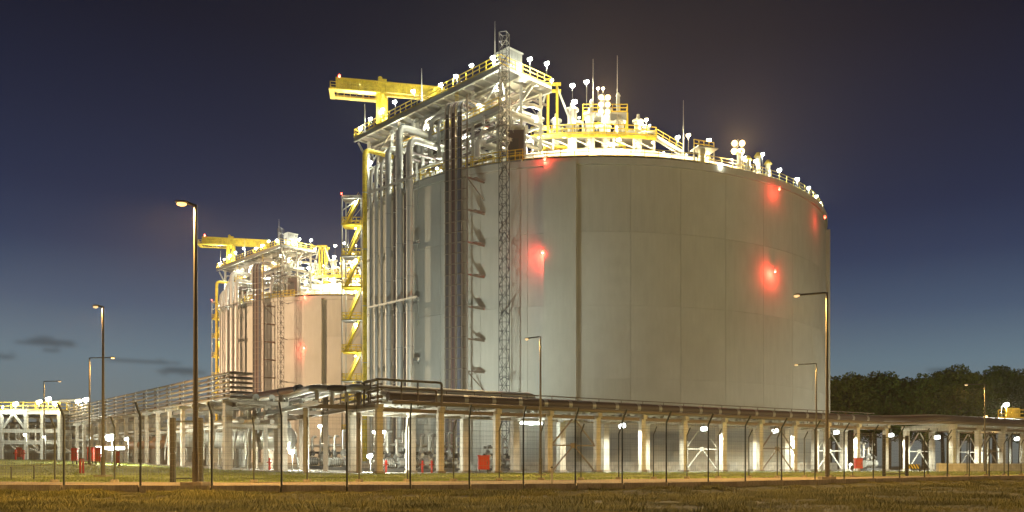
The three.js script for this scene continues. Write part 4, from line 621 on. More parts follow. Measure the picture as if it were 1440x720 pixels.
// yellow crane runway
{
  const t = thing('gantry_crane', 'yellow crane beam jutting out above the high platform of the {T}', 'crane', 'yellow cranes'), a = Q(-38.6, 63.2, 140.4), b = Q(-21, 63.2, 144.2), d = b.clone().sub(a).normalize(), n = new V3(-d.z, 0, d.x), at = (f, off, y) => a.clone().lerp(b, f).addScaledVector(n, off).setY(63.2 + y);
  for (const off of [-0.75, 0.75]) part(t, 'main_girder', [ibeam(at(0.04, off, 0.2), at(1, off, 0.2), 0.5, 1.7, 0.08), ...Array.from({ length: 12 }, (_, i) => bar(at(0.06 + i * 0.08, off + 0.18, -0.5), at(0.06 + i * 0.08, off + 0.18, 0.9), 0.06, 0.2))], M.yellow);
  part(t, 'end_beam', bar(at(0.03, -1.1, 0.2), at(0.03, 1.1, 0.2), 0.5, 1.7), M.yellow);
  part(t, 'walkway', [bar(at(-0.03, 1.5, -1.25), at(0.42, 1.5, -1.25), 1.1, 0.12), bar(at(-0.03, -1.5, -1.25), at(0.42, -1.5, -1.25), 1.1, 0.12), bar(at(-0.02, -2, -1.3), at(-0.02, 2, -1.3), 0.8, 0.15)], M.yellow);
  for (const off of [2.0, -2.0]) part(t, 'guard_rail', railing([at(-0.03, off, -1.2), at(0.42, off, -1.2)], 1.05, 1.0, 0.04), M.yellow);
  part(t, 'guard_rail', railing([at(-0.03, -2, -1.2), at(-0.03, 2, -1.2)], 1.05, 1.0, 0.04), M.yellow);
  for (const f of [0.02, 0.14, 0.26, 0.4]) part(t, 'walkway_hanger', [bar(at(f, -0.9, -0.5), at(f, -2, -1.25), 0.12), bar(at(f, 0.9, -0.5), at(f, 2, -1.25), 0.12)], M.yellowDark);
  for (const [f, off] of [[0.40, 1.3], [0.455, -1.0], [0.93, 1.0], [0.93, -1.0]]) part(t, 'leg', bar(at(f, off, -0.7), at(f, off, DECK - 63.2 + 0.06), 0.8, 0.8), M.yellow);
  part(t, 'portal_beam', bar(at(0.43, -1.3, -0.9), at(0.43, 1.6, -0.9), 0.7, 0.8), M.yellow);
  const h = part(t, 'hoist', [bar(at(0.43, -0.6, 1.3), at(0.43, 0.6, 1.3), 1.4, 0.7), cyl(at(0.41, -0.5, 1.75), at(0.41, 0.5, 1.75), 0.35, 14)], M.yellow); part(h, 'hook_cable', bar(at(0.2, 0, -0.7), at(0.2, 0, -1.6), 0.06), M.black); part(t, 'top_plate', bar(at(0.05, 0, 1.08), at(0.99, 0, 1.08), 1.9, 0.06), M.yellowDark);
  lamp(at(0.045, 0, 1.75), 'red warning lamp on the tip of the yellow crane of the {T}', 'red', 90, { name: 'warning_light', r: 0.3, group: 'red warning lamps', foot: at(0.045, 0.0, 1.1) });
  lamp(at(0.40, -0.9, 1.5), 'red warning lamp at the middle of the yellow crane of the {T}', 'red', 12, { name: 'warning_light', r: 0.15, group: 'red warning lamps', foot: at(0.40, -0.9, 1.1) });
}
// zigzag stair tower at the left edge
{
  const t = thing('stair_tower', 'yellow zigzag stair tower at the left edge of the {T}', 'stairs', 'stair towers'), Z = 151, x0 = (481 - CX) / F * Z, x1 = (508 - CX) / F * Z, Y = py => EYE + (HY - py) / F * Z, d = 2.6;
  for (const x of [x0, x1]) for (const z of [0, d]) part(t, 'corner_post', bar(Q(x, -0.2, Z + z), Q(x, Y(277), Z + z), 0.2), M.steel);
  const pys = [652, 608, 563, 536, 495, 450, 404, 360, 316, 278];
  pys.forEach((py, i) => {
    const y = Y(py); if (i) { part(t, 'landing', [box((x0 + x1) / 2, y, Z + d / 2, x1 - x0 + 0.3, 0.14, d + 0.3)], i % 2 ? M.grating : M.yellow); if (i < pys.length - 1) part(t, 'guard_rail', railing([Q(x0, y + 0.06, Z - 0.1), Q(x1, y + 0.06, Z - 0.1), Q(x1, y + 0.06, Z + d), Q(x0, y + 0.06, Z + d), Q(x0, y + 0.06, Z - 0.1)], 1.25, 0.9, 0.05), M.yellow); }
    if (i < pys.length - 1) {
      const y2 = Y(pys[i + 1]), f = part(t, 'stair_flight', [0.15, 1.05].map(z => bar(Q(x0 + 0.5, y + 0.1, Z + z + (i % 2) * 1.3), Q(x1 - 0.5, y2, Z + z + (i % 2) * 1.3), 0.08, 0.36)), M.yellow), n = Math.round((y2 - y) / 0.24);
      part(f, 'tread', Array.from({ length: n }, (_, k) => { const q = Q(lerp(x0 + 0.5, x1 - 0.5, (k + 0.5) / n), lerp(y + 0.1, y2, (k + 0.5) / n), Z + 0.6 + (i % 2) * 1.3); return new THREE.BoxGeometry(0.3, 0.04, 0.84).translate(q.x, q.y, q.z); }), M.grating);
      part(f, 'handrail', [0.12, 1.08].map(z => bar(Q(x0 + 0.5, y + 1.1, Z + z + (i % 2) * 1.3), Q(x1 - 0.5, y2 + 1, Z + z + (i % 2) * 1.3), 0.07)), M.yellow);
      part(t, 'cross_brace', [bar(Q(x0, y + 0.2, Z + d), Q(x1, y2 - 0.2, Z + d), 0.09)], M.steel); 
      if (i > 1) lamp(Q(x1 - 1.0, y2 - 0.7, Z - 0.1), `${ORD[i - 2]} lamp from the bottom on the stair tower of the {T}`, 'white', 55, { r: 0.3, group: 'stair tower lamps of the {T}' });
    }
  });
  part(t, 'top_frame', [bar(Q(x0, Y(277), Z), Q(x1, Y(277), Z), 0.25, 0.6), bar(Q(x0, Y(277), Z + d), Q(x1, Y(277), Z + d), 0.25, 0.6), bar(Q(x0, Y(296), Z), Q(x1, Y(277), Z), 0.15)], M.steelWhite);
  for (const py of [316, 404, 495, 563]) part(t, 'wall_tie', bar(Q(x1, Y(py), Z + d), Q(x1 + 5, Y(py), Z + d + 3), 0.2), M.steel);
  lamp(Q(x0 - 0.1, Y(272), Z), 'small red lamp on top of the stair tower of the {T}', 'red', 10, { name: 'warning_light', r: 0.2, group: 'red warning lamps', foot: Q(x0, Y(277), Z) });
}
// platform in the middle of the roof, with pump heads
{
  const t = thing('roof_platform', 'wide yellow railed platform on the roof of the {T}', 'platform', 'roof platforms'), Z = 130, X = px => (px - CX) / F * Z, y = EYE + (HY - 187) / F * Z, x0 = X(746), x1 = X(924), D = 5.6, r = mulberry(17);
  const edge = []; for (let i = 0; i <= 12; i++) { const f = i / 12; edge.push(Q(lerp(x0, x1, f), y, Z + 1.3 * Math.pow(2 * f - 1, 2))); }
  for (let i = 0; i < 12; i++) { const a = edge[i], b = edge[i + 1], s = new THREE.Shape(); s.moveTo(a.x, a.z); s.lineTo(b.x - 0.02, b.z); s.lineTo(b.x - 0.02, -(Z + D)); s.lineTo(a.x, -(Z + D)); const g = new THREE.ExtrudeGeometry(s, { depth: 0.12, bevelEnabled: false }); g.rotateX(Math.PI / 2); g.translate(0, y, 0); part(t, 'deck_plate', g, M.grating); }
  part(t, 'edge_girder', edge.slice(0, -1).map((p, i) => bar(p.clone().setY(y - 0.35), edge[i + 1].clone().setY(y - 0.35), 0.2, 0.5)), M.yellow);
  part(t, 'guard_rail', railing([...edge, Q(x1, y, Z + D), Q(x0, y, Z + D), edge[0]].map(p => p.clone().setY(y + 0.02)), 1.35, 1.2, 0.055), M.yellow);
  for (let i = 0; i <= 6; i++) for (const d of [1.5, D - 0.4]) { const x = lerp(x0 + 0.3, x1 - 0.3, i / 6), p = Q(x, 0, Z + d); part(t, 'leg', bar(p.clone().setY(domeY(Math.min(41, rOf(p))) - 0.2), p.clone().setY(y - 0.2), 0.32), M.steelWhite); if (i < 6) { const x2 = lerp(x0 + 0.3, x1 - 0.3, (i + 1) / 6), q = Q(x2, 0, Z + d); part(t, 'brace', bar(p.clone().setY(y - 0.4), q.clone().setY(domeY(Math.min(41, rOf(q))) + 0.2), 0.16), M.steelWhite); } }
  // access stair going down to the right
  const st = thing('access_stair', 'yellow railed stair from the roof platform down to the roof edge of the {T}', 'stairs', 'roof stairs'), a = Q(x1 + 0.1, y, Z + 1.4), b = Q(X(957), EYE + (HY - 214) / F * 127, 127);
  for (const off of [0, 1.2]) { const o = new V3(0, 0, -off); const s = part(st, 'stringer', bar(a.clone().add(o), b.clone().add(o), 0.1, 0.4), M.steel); part(s, 'handrail', [0.6, 1.15].map(h => bar(a.clone().add(o).setY(a.y + h), b.clone().add(o).setY(b.y + h), 0.07)).concat([0, 0.25, 0.5, 0.75, 1].map(f => { const p = a.clone().lerp(b, f).add(o); return bar(p, p.clone().setY(p.y + 1.15), 0.07); })), M.yellow); }
  for (let i = 1; i < 14; i++) { const p = a.clone().lerp(b, i / 14); part(st, 'tread', new THREE.BoxGeometry(0.3, 0.05, 1.15).translate(p.x, p.y, p.z - 0.6), M.grating); }
  // pump columns and piping on the platform
  [[0.06, 3.4], [0.20, 3.0], [0.33, 4.2], [0.47, 3.6], [0.60, 4.4], [0.72, 3.2], [0.86, 2.6]].forEach(([f, h], i) => {
    const v = thing('pump_column', `${ORD[i]} pump head from the left on the roof platform of the {T}`, 'pump', 'pump heads of the {T}'), p = Q(lerp(x0, x1, f), y, Z + 1.8 + r() * 2.6), q = 0.55 + r() * 0.25;
    part(v, 'column_body', cyl(p.clone().setY(y - 2.2), p.clone().setY(y + h), q, 18), M.steelWhite); part(v, 'flange', [cyl(p.clone().setY(y + h), p.clone().setY(y + h + 0.25), q + 0.3, 18), cyl(p.clone().setY(y + h * 0.4), p.clone().setY(y + h * 0.4 + 0.2), q + 0.2, 18)], M.silver); part(v, 'head', cyl(p.clone().setY(y + h + 0.25), p.clone().setY(y + h + 1.2), q * 0.6, 14, q * 0.4), M.silver);
    part(v, 'outlet_pipe', sweep([p.clone().setY(y + h * 0.6), p.clone().add(new V3(1.7, 0, 0)).setY(y + h * 0.6), p.clone().add(new V3(1.7, 0, 0)).setY(y + 0.5)], 0.24, 10, 0.6), M.silver);
  });
  const fr = thing('hoist_frame', 'yellow hoist frame with white braces on the roof platform of the {T}', 'frame', 'hoist frames'), fx = [X(770), X(783)], fy = EYE + (HY - 120) / F * (Z + 2);
  for (const x of fx) for (const z of [1.6, 4]) part(fr, 'post', bar(Q(x, y, Z + z), Q(x, fy, Z + z), 0.35), M.yellow); for (const z of [1.6, 4]) part(fr, 'beam', bar(Q(fx[0] - 0.6, fy, Z + z), Q(fx[1] + 0.6, fy, Z + z), 0.35, 0.4), M.yellow); for (const [px, py] of [[752, 178], [806, 175]]) part(fr, 'raker', bar(Q(px < 775 ? fx[0] : fx[1], fy - 0.4, Z + 1.6), Q(X(px), EYE + (HY - py) / F * Z, Z + 1.4), 0.3), M.steelWhite);
  const pw = thing('roof_pipework', 'silver pipework beneath and around the roof platform of the {T}', 'pipework', 'roof pipework');
  for (let i = 0; i < 14; i++) { const f = r(), g = clamp(f + (r() - 0.5) * 0.5, 0, 1), z = Z + 1.2 + r() * 3.6, yy = y + (i < 7 ? -1.4 + r() * 1 : 0.8 + r() * 2.4); part(pw, 'pipe', sweep([Q(lerp(x0, x1, f), yy - (i < 7 ? 0.5 : 0.7), z), Q(lerp(x0, x1, f), yy, z), Q(lerp(x0, x1, g), yy, z), Q(lerp(x0, x1, g), yy, z + 1.5)], 0.14 + r() * 0.2, 10, 0.5), i % 4 ? M.silver : M.yellow); }
  for (let i = 0; i < 9; i++) { const p = Q(lerp(x0, x1, r()), y, Z + 1 + r() * 2.5); part(pw, 'instrument_stand', [bar(p, p.clone().setY(y + 1.7), 0.1), bar(p.clone().setY(y + 1.4), p.clone().setY(y + 1.9), 0.5, 0.25)], i % 2 ? M.yellowDark : M.steelWhite); }
  // tall upper gallery to the right of the hoist
  const up = thing('upper_gallery', 'small raised yellow gallery over the roof platform of the {T}', 'platform', 'upper galleries'), gx = [X(820), X(884)], gy = EYE + (HY - 160) / F * (Z + 3);
  part(up, 'deck', box((gx[0] + gx[1]) / 2, gy, Z + 4, gx[1] - gx[0], 0.14, 3), M.grating); part(up, 'guard_rail', railing([Q(gx[0], gy + 0.07, Z + 2.5), Q(gx[1], gy + 0.07, Z + 2.5), Q(gx[1], gy + 0.07, Z + 5.5)], 1.2, 1.1, 0.05), M.yellow); for (const x of gx) for (const z of [2.6, 5.4]) part(up, 'leg', bar(Q(x, y, Z + z), Q(x, gy, Z + z), 0.22), M.yellow);
  for (let i = 0; i < 3; i++) part(up, 'vent_stack', [cyl(Q(lerp(gx[0], gx[1], 0.2 + i * 0.3), gy, Z + 4), Q(lerp(gx[0], gx[1], 0.2 + i * 0.3), gy + 2.2 + i * 0.5, Z + 4), 0.28, 12), cyl(Q(lerp(gx[0], gx[1], 0.2 + i * 0.3), gy + 2.2 + i * 0.5, Z + 4), Q(lerp(gx[0], gx[1], 0.2 + i * 0.3), gy + 2.7 + i * 0.5, Z + 4), 0.4, 12, 0.15)], M.steelWhite);
  // little platform at the right rim
  const rp2 = thing('rim_platform', 'small railed platform on the roof edge right of the stair of the {T}', 'platform', 'rim platforms'), p0 = wallPt(976, -1.2, 0), p1 = wallPt(1004, -1.2, 0), ry = TOP + 2.6; p0.y = p1.y = ry; part(rp2, 'deck', bar(p0, p1, 2.4, 0.14), M.grating); part(rp2, 'guard_rail', railing([p0.clone().setY(ry + 0.1), p1.clone().setY(ry + 0.1)], 1.2, 0.9, 0.05), M.yellow); for (const p of [p0, p1]) part(rp2, 'leg', bar(p.clone().setY(TOP), p, 0.22), M.steelWhite); part(rp2, 'equipment', [cyl(p0.clone().lerp(p1, 0.4).setY(TOP + 0.1), p0.clone().lerp(p1, 0.4).setY(ry), 0.5, 14)], M.steelWhite);
  // things standing along the right roof edge
  [[1040, 2.2], [1052, 1.6], [1066, 2.6], [1080, 2.0]].forEach(([px, h], i) => { const v = thing('roof_vent', `${ORD[i]} vent valve from the left on the right roof edge of the {T}`, 'vent', 'roof vents of the {T}'), p = wallPt(px, -2.6, TOP - 0.1); p.y = domeY(rOf(p)) - 0.1; part(v, 'stack', cyl(p, p.clone().setY(p.y + h), 0.35, 14), M.steelWhite); part(v, 'hood', cyl(p.clone().setY(p.y + h), p.clone().setY(p.y + h + 0.6), 0.65, 14, 0.25), M.yellowDark); part(v, 'flange', cyl(p.clone().setY(p.y + 0.4), p.clone().setY(p.y + 0.55), 0.55, 14), M.silver); });
  // lightning rods
  [[696, 30, 92, 121, 'at the near end of the high platform'], [593, 96, 142, 129, 'in the middle of the high platform'], [513, 146, 186, 142, 'at the far end of the high platform'], [834, 83, 184, 134, 'left one on the roof platform'], [868, 78, 184, 133, 'right one on the roof platform'], [961, 141, 222, 127, 'above the right roof edge']].forEach(([px, a, b, z, w]) => { const v = thing('lightning_rod', `thin lightning rod ${w} of the {T}`, 'rod', 'lightning rods'), lo = P(px, b, z), hi = P(px, a, z); if (px === 961) lo.y = domeY(Math.min(41, rOf(lo))) - 0.1; part(v, 'mast', cyl(lo, lo.clone().lerp(hi, 0.55), 0.1, 8, 0.07), M.steelWhite); part(v, 'tip', cyl(lo.clone().lerp(hi, 0.55), hi, 0.05, 6, 0.02), M.steelWhite); part(v, 'base', cyl(lo, lo.clone().setY(lo.y + 0.3), 0.2, 8), M.galv); });
}
// lamps of the tank
{
  const g1 = 'platform lamps of the {T}', row = [[507, 180], [521, 167], [538, 154], [555, 143], [581, 128], [620, 119], [641, 107], [663, 92]];
  row.forEach(([px, py], i) => { const k = (px - CX) / F, s = clamp((k * PA[1] - PA[0]) / (PE[0] - k * PE[1]), 0, 38), foot = PL(s, 0.2, DECK), p = P(px, py, -foot.z + 0.05); lamp(p, `${ORD[i]} lamp post from the left along the high platform rail of the {T}`, 'white', 170, { r: 0.55, group: g1, foot, out: 420 }); });
  [[693, 81, 120, 'white', 60, 'left of the mast top'], [745, 83, 122, 'white', 110, 'right of the grey cabin'], [769, 89, 124, 'white', 160, 'at the right end of the high platform'], [776, 113, 125, 'warm', 60, 'below the right end of the high platform']].forEach(([px, py, Z, kind, cd, w]) => lamp(P(px, py, Z), `bright lamp ${w} of the {T}`, kind, cd, { r: kind === 'white' ? 0.6 : 0.45, out: kind === 'white' ? 520 : 150, group: g1, foot: P(px, py + 17, Z) }));
  // lamps inside the high platform
  [[8, 4, 54.5], [15, 2.5, 50.2], [20, 6, 54.8], [27, 3, 50.5], [33, 5, 54.2], [12, 6.5, 47], [30, 7, 47.2], [22, 1.0, 46.5]].forEach(([s, w, y], i) => lamp(PL(s, w, y), `${ORD[i]} lamp among the pipes inside the high platform of the {T}`, i % 2 ? 'white' : 'warm', 150, { r: 0.35, group: 'lamps inside the high platform of the {T}' }));
  // roof platform
  [[752, 166, 128.5, 'white', 150, 0.75], [805, 120, 133.0, 'white', 120, 0.65], [825, 115, 134.0, 'white', 130, 0.65], [808, 143, 131.0, 'white', 110, 0.7], [841, 124, 136.0, 'warm', 60, 0.4], [848, 124, 136.0, 'warm', 60, 0.4], [909, 168, 131.0, 'warm', 90, 0.5], [870, 196, 129.5, 'warm', 90, 0.55], [803, 196, 129.5, 'white', 70, 0.4], [745, 198, 129.0, 'white', 70, 0.4], [853, 163, 130.0, 'warm', 80, 0.55], [918, 200, 129.5, 'warm', 50, 0.35]].sort((a, b) => a[0] - b[0]).forEach(([px, py, Z, kind, cd, r], i) => lamp(P(px, py, Z), `${ORD[i]} lamp from the left on or under the roof platform of the {T}`, kind, cd, { r, out: cd > 85 ? 420 : 0, group: 'roof platform lamps of the {T}', foot: py < 180 ? P(px, 187, Z) : undefined }));
  { const r = mulberry(63), xs = []; for (let i = 0; i < 16; i++) xs.push(750 + i * 11 + (r() - 0.5) * 8); xs.forEach((px, i) => { const low = i % 3 === 1, py = low ? 192 + r() * 10 : 150 + r() * 30, Z = 130 + (low ? 0.4 : 1.2 + r() * 3.5); lamp(P(px, py, Z), `${ORD[i]} pinpoint lamp from the left by the pumps of the {T}`, i % 3 ? 'warm' : 'white', 26, { r: 0.27, group: 'pinpoint lamps of the {T}', foot: low ? undefined : P(px, 187, Z) }); }); }
  for (let i = 0; i < 9; i++) { const s = 3 + i * 4.1; lamp(PL(s, 1.2, 52.3 + (i % 3) * 1.2), `${ORD[i]} pinpoint lamp from the left under the high deck of the {T}`, i % 2 ? 'warm' : 'white', 45, { r: 0.24, group: 'pinpoint deck lamps of the {T}' }); }
  // rim lamps at the right
  [[953, 193, -3], [968, 190, -5], [997, 197, -3], [1013, 232, 0.3], [1047, 222, -3], [1063, 226, -2], [1072, 217, -6], [1096, 239, -1], [1121, 252, -1], [1137, 264, -1], [1148, 276, -1], [1153, 286, -0.8]].forEach(([px, py, off], i) => { const p = wallPt(px, off, 0); p.y = EYE + (HY - py) / F * (-p.z); const foot = p.clone().setY(off > 0 ? p.y - 0.5 : Math.max(TOP, domeY(Math.min(41.2, rOf(p))) - 0.1)); lamp(p, `${ORD[i]} lamp from the left along the right roof edge of the {T}`, i === 3 || i > 6 ? 'white' : i % 2 ? 'warm' : 'white', i === 3 ? 10 : 80, { r: i > 8 ? 0.5 : 0.58, out: 380, group: 'roof edge lamps of the {T}', foot }); });
  // low lamps just inside the railing that light the roof slab
  for (let i = 0; i < 9; i++) { const a = lerp(angOf(720), angOf(1010), i / 8), p = polar(a, 39.2, TOP + 2.2); lamp(p, `${ORD[i]} small bulkhead lamp behind the front railing of the {T}`, 'warm', 18, { r: 0.2, group: 'bulkhead lamps of the {T}', foot: polar(a, 39.2, domeY(39.2) - 0.1) }); }
  // two great sodium floodlights facing the road
  flood(P(850, 147, 131), Q(10, 6, 20), 'tall orange floodlight glaring from the roof platform of the {T}', 'bigSodium', 15000, { beam: 1.15, soft: 0.8, aim: Q(10, 40, 10), w: 2.0, h: 3.0, cluster: [2, 3], group: 'great sodium floodlights', foot: P(850, 187, 131.6) });
  { const p = wallPt(1038, -3, 0); p.y = EYE + (HY - 207) / F * (-p.z); flood(p, Q(20, 6, 20), 'orange floodlight glaring above the right roof edge of the {T}', 'bigSodium', 15000, { beam: 1.15, soft: 0.8, aim: Q(10, 40, 10), w: 2.2, h: 2.2, cluster: [2, 2], group: 'great sodium floodlights', foot: p.clone().setY(domeY(39) - 0.1).add(new V3(0, 0, -0.6)) }); }
  // red obstruction lamps on the wall and on the rim
  [[763, 354, 0.5, 'on the front wall right of the lattice mast'], [1090, 381, 0.5, 'on the right side of the wall'], [766, 223, 0.75, 'at the front rim'], [1096, 265, 0.75, 'at the right rim'], [1160, 305, 1.2, 'on the right silhouette']].forEach(([px, py, off, w], i) => { const p = wallPt(px, off + 0.4, 0); p.y = EYE + (HY - py) / F * (-p.z); const foot = i < 4 ? wallPt(px, 0.05, p.y - 0.45) : undefined; const t = lamp(p, `red obstruction lamp ${w} of the {T}`, 'red', i < 2 ? 85 : i < 4 ? 26 : 14, { name: 'warning_light', r: 0.28, group: 'red warning lamps' }); part(t, 'bracket', bar(wallPt(px, 0, p.y + 0.5), p.clone().setY(p.y + 0.5), 0.1), M.galv); });
}
const nearTank = tankSet; tankSet = null;

// ---------------------------------------------------------------- lamps under the racks
[[875, 599, 1.5, 170], [990, 603, 1.5, 170], [1090, 606, 1.5, 170], [1176, 608, 1.5, 170], [1253, 612, 1.5, 170], [1318, 615, -4, 170], [1430, 617, -4, 170]].forEach(([px, py, w, cd], i) => {
  const k = (px - CX) / F, x0 = RA[0] + w * Vv[0], z0 = RA[1] + w * Vv[1], s = (k * z0 - x0) / (U[0] - k * U[1]), Z = z0 + s * U[1]; const p = P(px, py, Z);
  lamp(p, `${ORD[i]} bright lamp from the left hanging under the rack right of centre`, 'white', cd, { r: 0.62, down: true, group: 'lamps under the rack', foot: p.clone().setY(5.7) });
});
flood(P(595, 591, 97), wallPt(640, 0, 22), 'strong white floodlight behind the second rack bay, turned to the near tank', 'tube', 1750, { w: 1.1, h: 0.7, foot: P(595, 663, 97.6), beam: 0.95 });
[[526, 607, 84, 40, 0.28, 'left one of a pair at the near rack corner'], [540, 607, 83, 40, 0.28, 'right one of a pair at the near rack corner'], [520, 641, 86, 140, 0.5, 'low and glaring left of the near rack corner'], [410, 635, 92, 140, 0.5, 'low and glaring at the end of the silver drum'], [450, 599, 100, 60, 0.4, 'behind the rack branch'], [155, 615, 88, 190, 0.75, 'glaring under the receding left rack'], [178, 617, 92, 60, 0.35, 'small, right of the glaring one under the left rack'], [35, 611, 120, 60, 0.35, 'under the left truss bridge'], [62, 614, 122, 50, 0.3, 'among pipes of the left structure'], [1196, 653, 118, 40, 0.3, 'low by the right rack columns']].forEach(([px, py, Z, cd, r, w]) => { const p = P(px, py, Z), x = p.x; lamp(p, `bright lamp ${w}`, 'white', cd, { r, group: 'lamps in the yard', foot: Q(x, groundAt(x, Z) - 0.1, Z + 0.35) }); });
[[384, 608, 94, 4.2, 'above the right end of the silver drum'], [290, 612.5, 98, 2.6, 'above the left end of the silver drum'], [155, 630, 86, 2.6, 'under the glaring left lamp'], [747, 595, 94, 2.8, 'under the main rack left of the braced bay']].forEach(([px, py, Z, w, where]) => {
  const t = thing('tube_light', `white tube light ${where}`, 'lamp', 'tube lights'), p = P(px, py, Z), d = new V3(U[0], 0, -U[1]).multiplyScalar(w / 2); part(t, 'tube', cyl(p.clone().sub(d), p.clone().add(d), 0.16, 10), GLOW.tube); part(t, 'housing', bar(p.clone().sub(d).setY(p.y + 0.22), p.clone().add(d).setY(p.y + 0.22), 0.4, 0.12), M.steelWhite);
  part(t, 'post', bar(p.clone().setY(p.y + 0.2).sub(d), Q(p.x - d.x, groundAt(p.x, Z) - 0.1, -p.z + d.z), 0.1), M.steel); lightOf(t, 'tube', p.clone().setY(p.y - 0.3), 55, 12);
});

// ---------------------------------------------------------------- the far tank: the same plant 116 m further back
const OFF = new V3(Vv[0] * 116, 0, -Vv[1] * 116);
function settle(o) {                                        // put a thing's own origin at its base
  o.updateMatrixWorld(true); const b = new THREE.Box3(); o.traverse(m => { if (m.isMesh) b.expandByObject(m); });
  const c = b.getCenter(new V3()); c.y = b.min.y; o.position.copy(c); for (const k of o.children) k.position.sub(c); o.updateMatrixWorld(true);
}
for (const o of registry) settle(o);
for (const o of nearTank) {
  const c = o.clone(); c.name = numbered(o.name.replace(/_\d{3}$/, '')); c.position.add(OFF); c.userData = { ...o.userData }; scene.add(c);
  for (const [q, who] of [[o, 'near tank'], [c, 'far tank']]) for (const k of ['label', 'group']) if (q.userData[k]) q.userData[k] = q.userData[k].replace('filling the {T}', q === o ? 'in the middle, the larger one' : 'behind the near one at left').replaceAll('{T}', who);
}

// ---------------------------------------------------------------- floodlight masts out of the frame, whose light falls on the tanks
function highMast(x, Z, H, heads, label) {
  const t = thing('floodlight_mast', label, 'floodlight mast', 'high floodlight masts'); part(t, 'mast', cyl(Q(x, -0.4, Z), Q(x, H, Z), 0.45, 14, 0.18), M.pole); part(t, 'crown', cyl(Q(x, H, Z), Q(x, H + 0.3, Z), 1.3, 18), M.galv);
  heads.forEach(([to, cd, col, ang], i) => {
    const d = to.clone().sub(Q(x, H, Z)).normalize(), p = Q(x, H + 0.6, Z).addScaledVector(new V3(d.x, 0, d.z).normalize(), 1.5).add(new V3((i - 0.5) * 1.4, 0, 0)), q = new THREE.Quaternion().setFromUnitVectors(new V3(0, 0, 1), d), put = (g, k) => { g.applyQuaternion(q); g.translate(p.x + d.x * k, p.y + d.y * k, p.z + d.z * k); return g; };
    part(t, 'lamp_housing', put(new THREE.BoxGeometry(1.2, 0.8, 0.3), -0.17), M.galv); part(t, 'lamp_lens', put(new THREE.BoxGeometry(1.1, 0.7, 0.05), 0.01), GLOW.sodium);
    const l = new THREE.SpotLight(0xffffff, cd, 0, ang, 0.7, 2); l.color.setRGB(...col); l.position.copy(p).addScaledVector(d, 0.4); l.target.position.copy(to); l.castShadow = true; l.shadow.radius = 40; l.name = 'lamp_light'; t.add(l); t.add(l.target);
  });
  settle(t);
}
highMast(-138, 150, 30, [[Q(-72, 20, 222), 45000, [1, 0.67, 0.40], 0.6], [Q(-26, 25, 138), 22000, [1, 0.78, 0.48], 0.3]], 'tall floodlight mast out of frame beyond the left edge');
highMast(120, 10, 24, [[Q(24, 24, 122), 16000, [1, 0.73, 0.31], 0.42], [Q(88, 12, 200), 30000, [1, 0.68, 0.26], 0.36]], 'tall floodlight mast out of frame beyond the right edge');

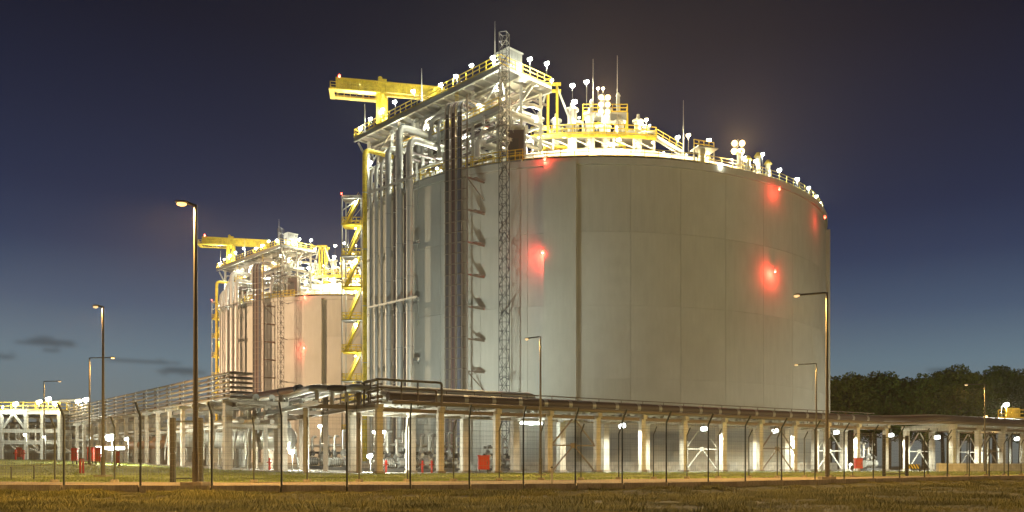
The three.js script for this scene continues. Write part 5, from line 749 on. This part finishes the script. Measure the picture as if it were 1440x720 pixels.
// ---------------------------------------------------------------- the wood at the right
{
  const bark = mat([0.06, 0.045, 0.03], 0.9), leafM = [[0.07, 0.115, 0.018], [0.055, 0.10, 0.016], [0.085, 0.12, 0.02]].map(c => mat(c, 0.9, 0, { side: THREE.DoubleSide }));
  function treeGeo(seed) {
    const r = mulberry(seed), H = 22, limbs = [cyl(new V3(0, -0.4, 0), new V3(0.3, H * 0.55, 0.2), 0.42, 9, 0.26), cyl(new V3(0.3, H * 0.55, 0.2), new V3(-0.2, H * 0.92, 0), 0.26, 7, 0.06)], blobs = [];
    for (let i = 0; i < 16; i++) { const a = i * 2.4 + r(), y = H * (0.28 + 0.6 * i / 16), L0 = (3.2 + r() * 2.6) * (1.15 - 0.6 * i / 16), e = new V3(Math.cos(a) * L0, y + L0 * 0.45, Math.sin(a) * L0); limbs.push(cyl(new V3(0.15, y, 0.1), e, 0.13, 5, 0.04)); blobs.push([e, 1.5 + r() * 1.3]); if (i > 3) blobs.push([e.clone().multiplyScalar(0.55).setY(y + 1 + r()), 1.5 + r()]); }
    blobs.push([new V3(0, H * 0.95, 0), 1.7], [new V3(0.8, H * 0.88, 0.6), 1.9]);
    const pos = [], nor = [];
    for (const [c, R0] of blobs) for (let k = 0; k < 150; k++) {
      const th = r() * 6.283, ph = Math.acos(2 * r() - 1), rad = R0 * (0.45 + 0.55 * Math.cbrt(r())) * (0.8 + 0.4 * r()), n = new V3(Math.sin(ph) * Math.cos(th), Math.cos(ph) * 0.75, Math.sin(ph) * Math.sin(th)), p = c.clone().addScaledVector(n, rad), s = 0.16 + r() * 0.22;
      const t1 = new V3(r() - 0.5, r() - 0.5, r() - 0.5).normalize(), t2 = new V3().crossVectors(t1, new V3(r() - 0.5, r() - 0.5, r() - 0.5)).normalize(), m = new V3().crossVectors(t1, t2);
      const q = [p.clone().addScaledVector(t1, s), p.clone().addScaledVector(t2, s * 0.7), p.clone().addScaledVector(t1, -s), p.clone().addScaledVector(t2, -s * 0.7)];
      for (const j of [0, 1, 2, 0, 2, 3]) { pos.push(q[j].x, q[j].y, q[j].z); nor.push(m.x, m.y, m.z); }
    }
    const g = new THREE.BufferGeometry(); g.setAttribute('position', new THREE.Float32BufferAttribute(pos, 3)); g.setAttribute('normal', new THREE.Float32BufferAttribute(nor, 3));
    return [merged(limbs), g];
  }
  const kinds = [1, 2, 3].map(treeGeo), list = [];
  const tops = table([[1140, 534], [1165, 530], [1180, 524], [1210, 523], [1250, 526], [1270, 531], [1300, 526], [1330, 515], [1360, 520], [1400, 517], [1440, 518], [1520, 520]]);
  const r = mulberry(55);
  for (let i = 0; i < 15; i++) list.push([1150 + i * 25 + (r() - 0.5) * 10, 196 + (r() - 0.5) * 16, i]);
  for (let i = 0; i < 11; i++) list.push([1165 + i * 34 + (r() - 0.5) * 12, 222 + r() * 18, i + 3]);
  list.forEach(([px, Z, i], n) => {
    const t = new THREE.Group(); t.name = numbered('broadleaf_tree'); const [trunk, leaves] = kinds[i % 3], H = (EYE + (HY - tops(px) - (n > 14 ? 4 : 0)) / F * Z) * (0.93 + r() * 0.14), s = H / 22.6;
    t.userData = { label: n < 15 ? `${ORD[n]} tree from the left in the front row of the dark wood` : `${ORD[n - 15]} tree from the left in the back row of the dark wood`, category: 'tree', group: 'trees of the dark wood' };
    const a = new THREE.Mesh(trunk, bark), b = new THREE.Mesh(leaves, leafM[n % 3]); a.name = 'trunk'; b.name = 'crown'; for (const m of [a, b]) { m.castShadow = m.receiveShadow = true; t.add(m); }
    t.position.set((px - CX) / F * Z, 0, -Z); t.rotation.y = r() * 6.28; t.scale.set(s * (1.0 + r() * 0.25), s, s * (1.0 + r() * 0.25)); scene.add(t);
  });
}

scene.fog = new THREE.FogExp2(0xfff6ee, 0.00017);                    // humid night air that carries the glow of the lamps
renderer.render(scene, camera);
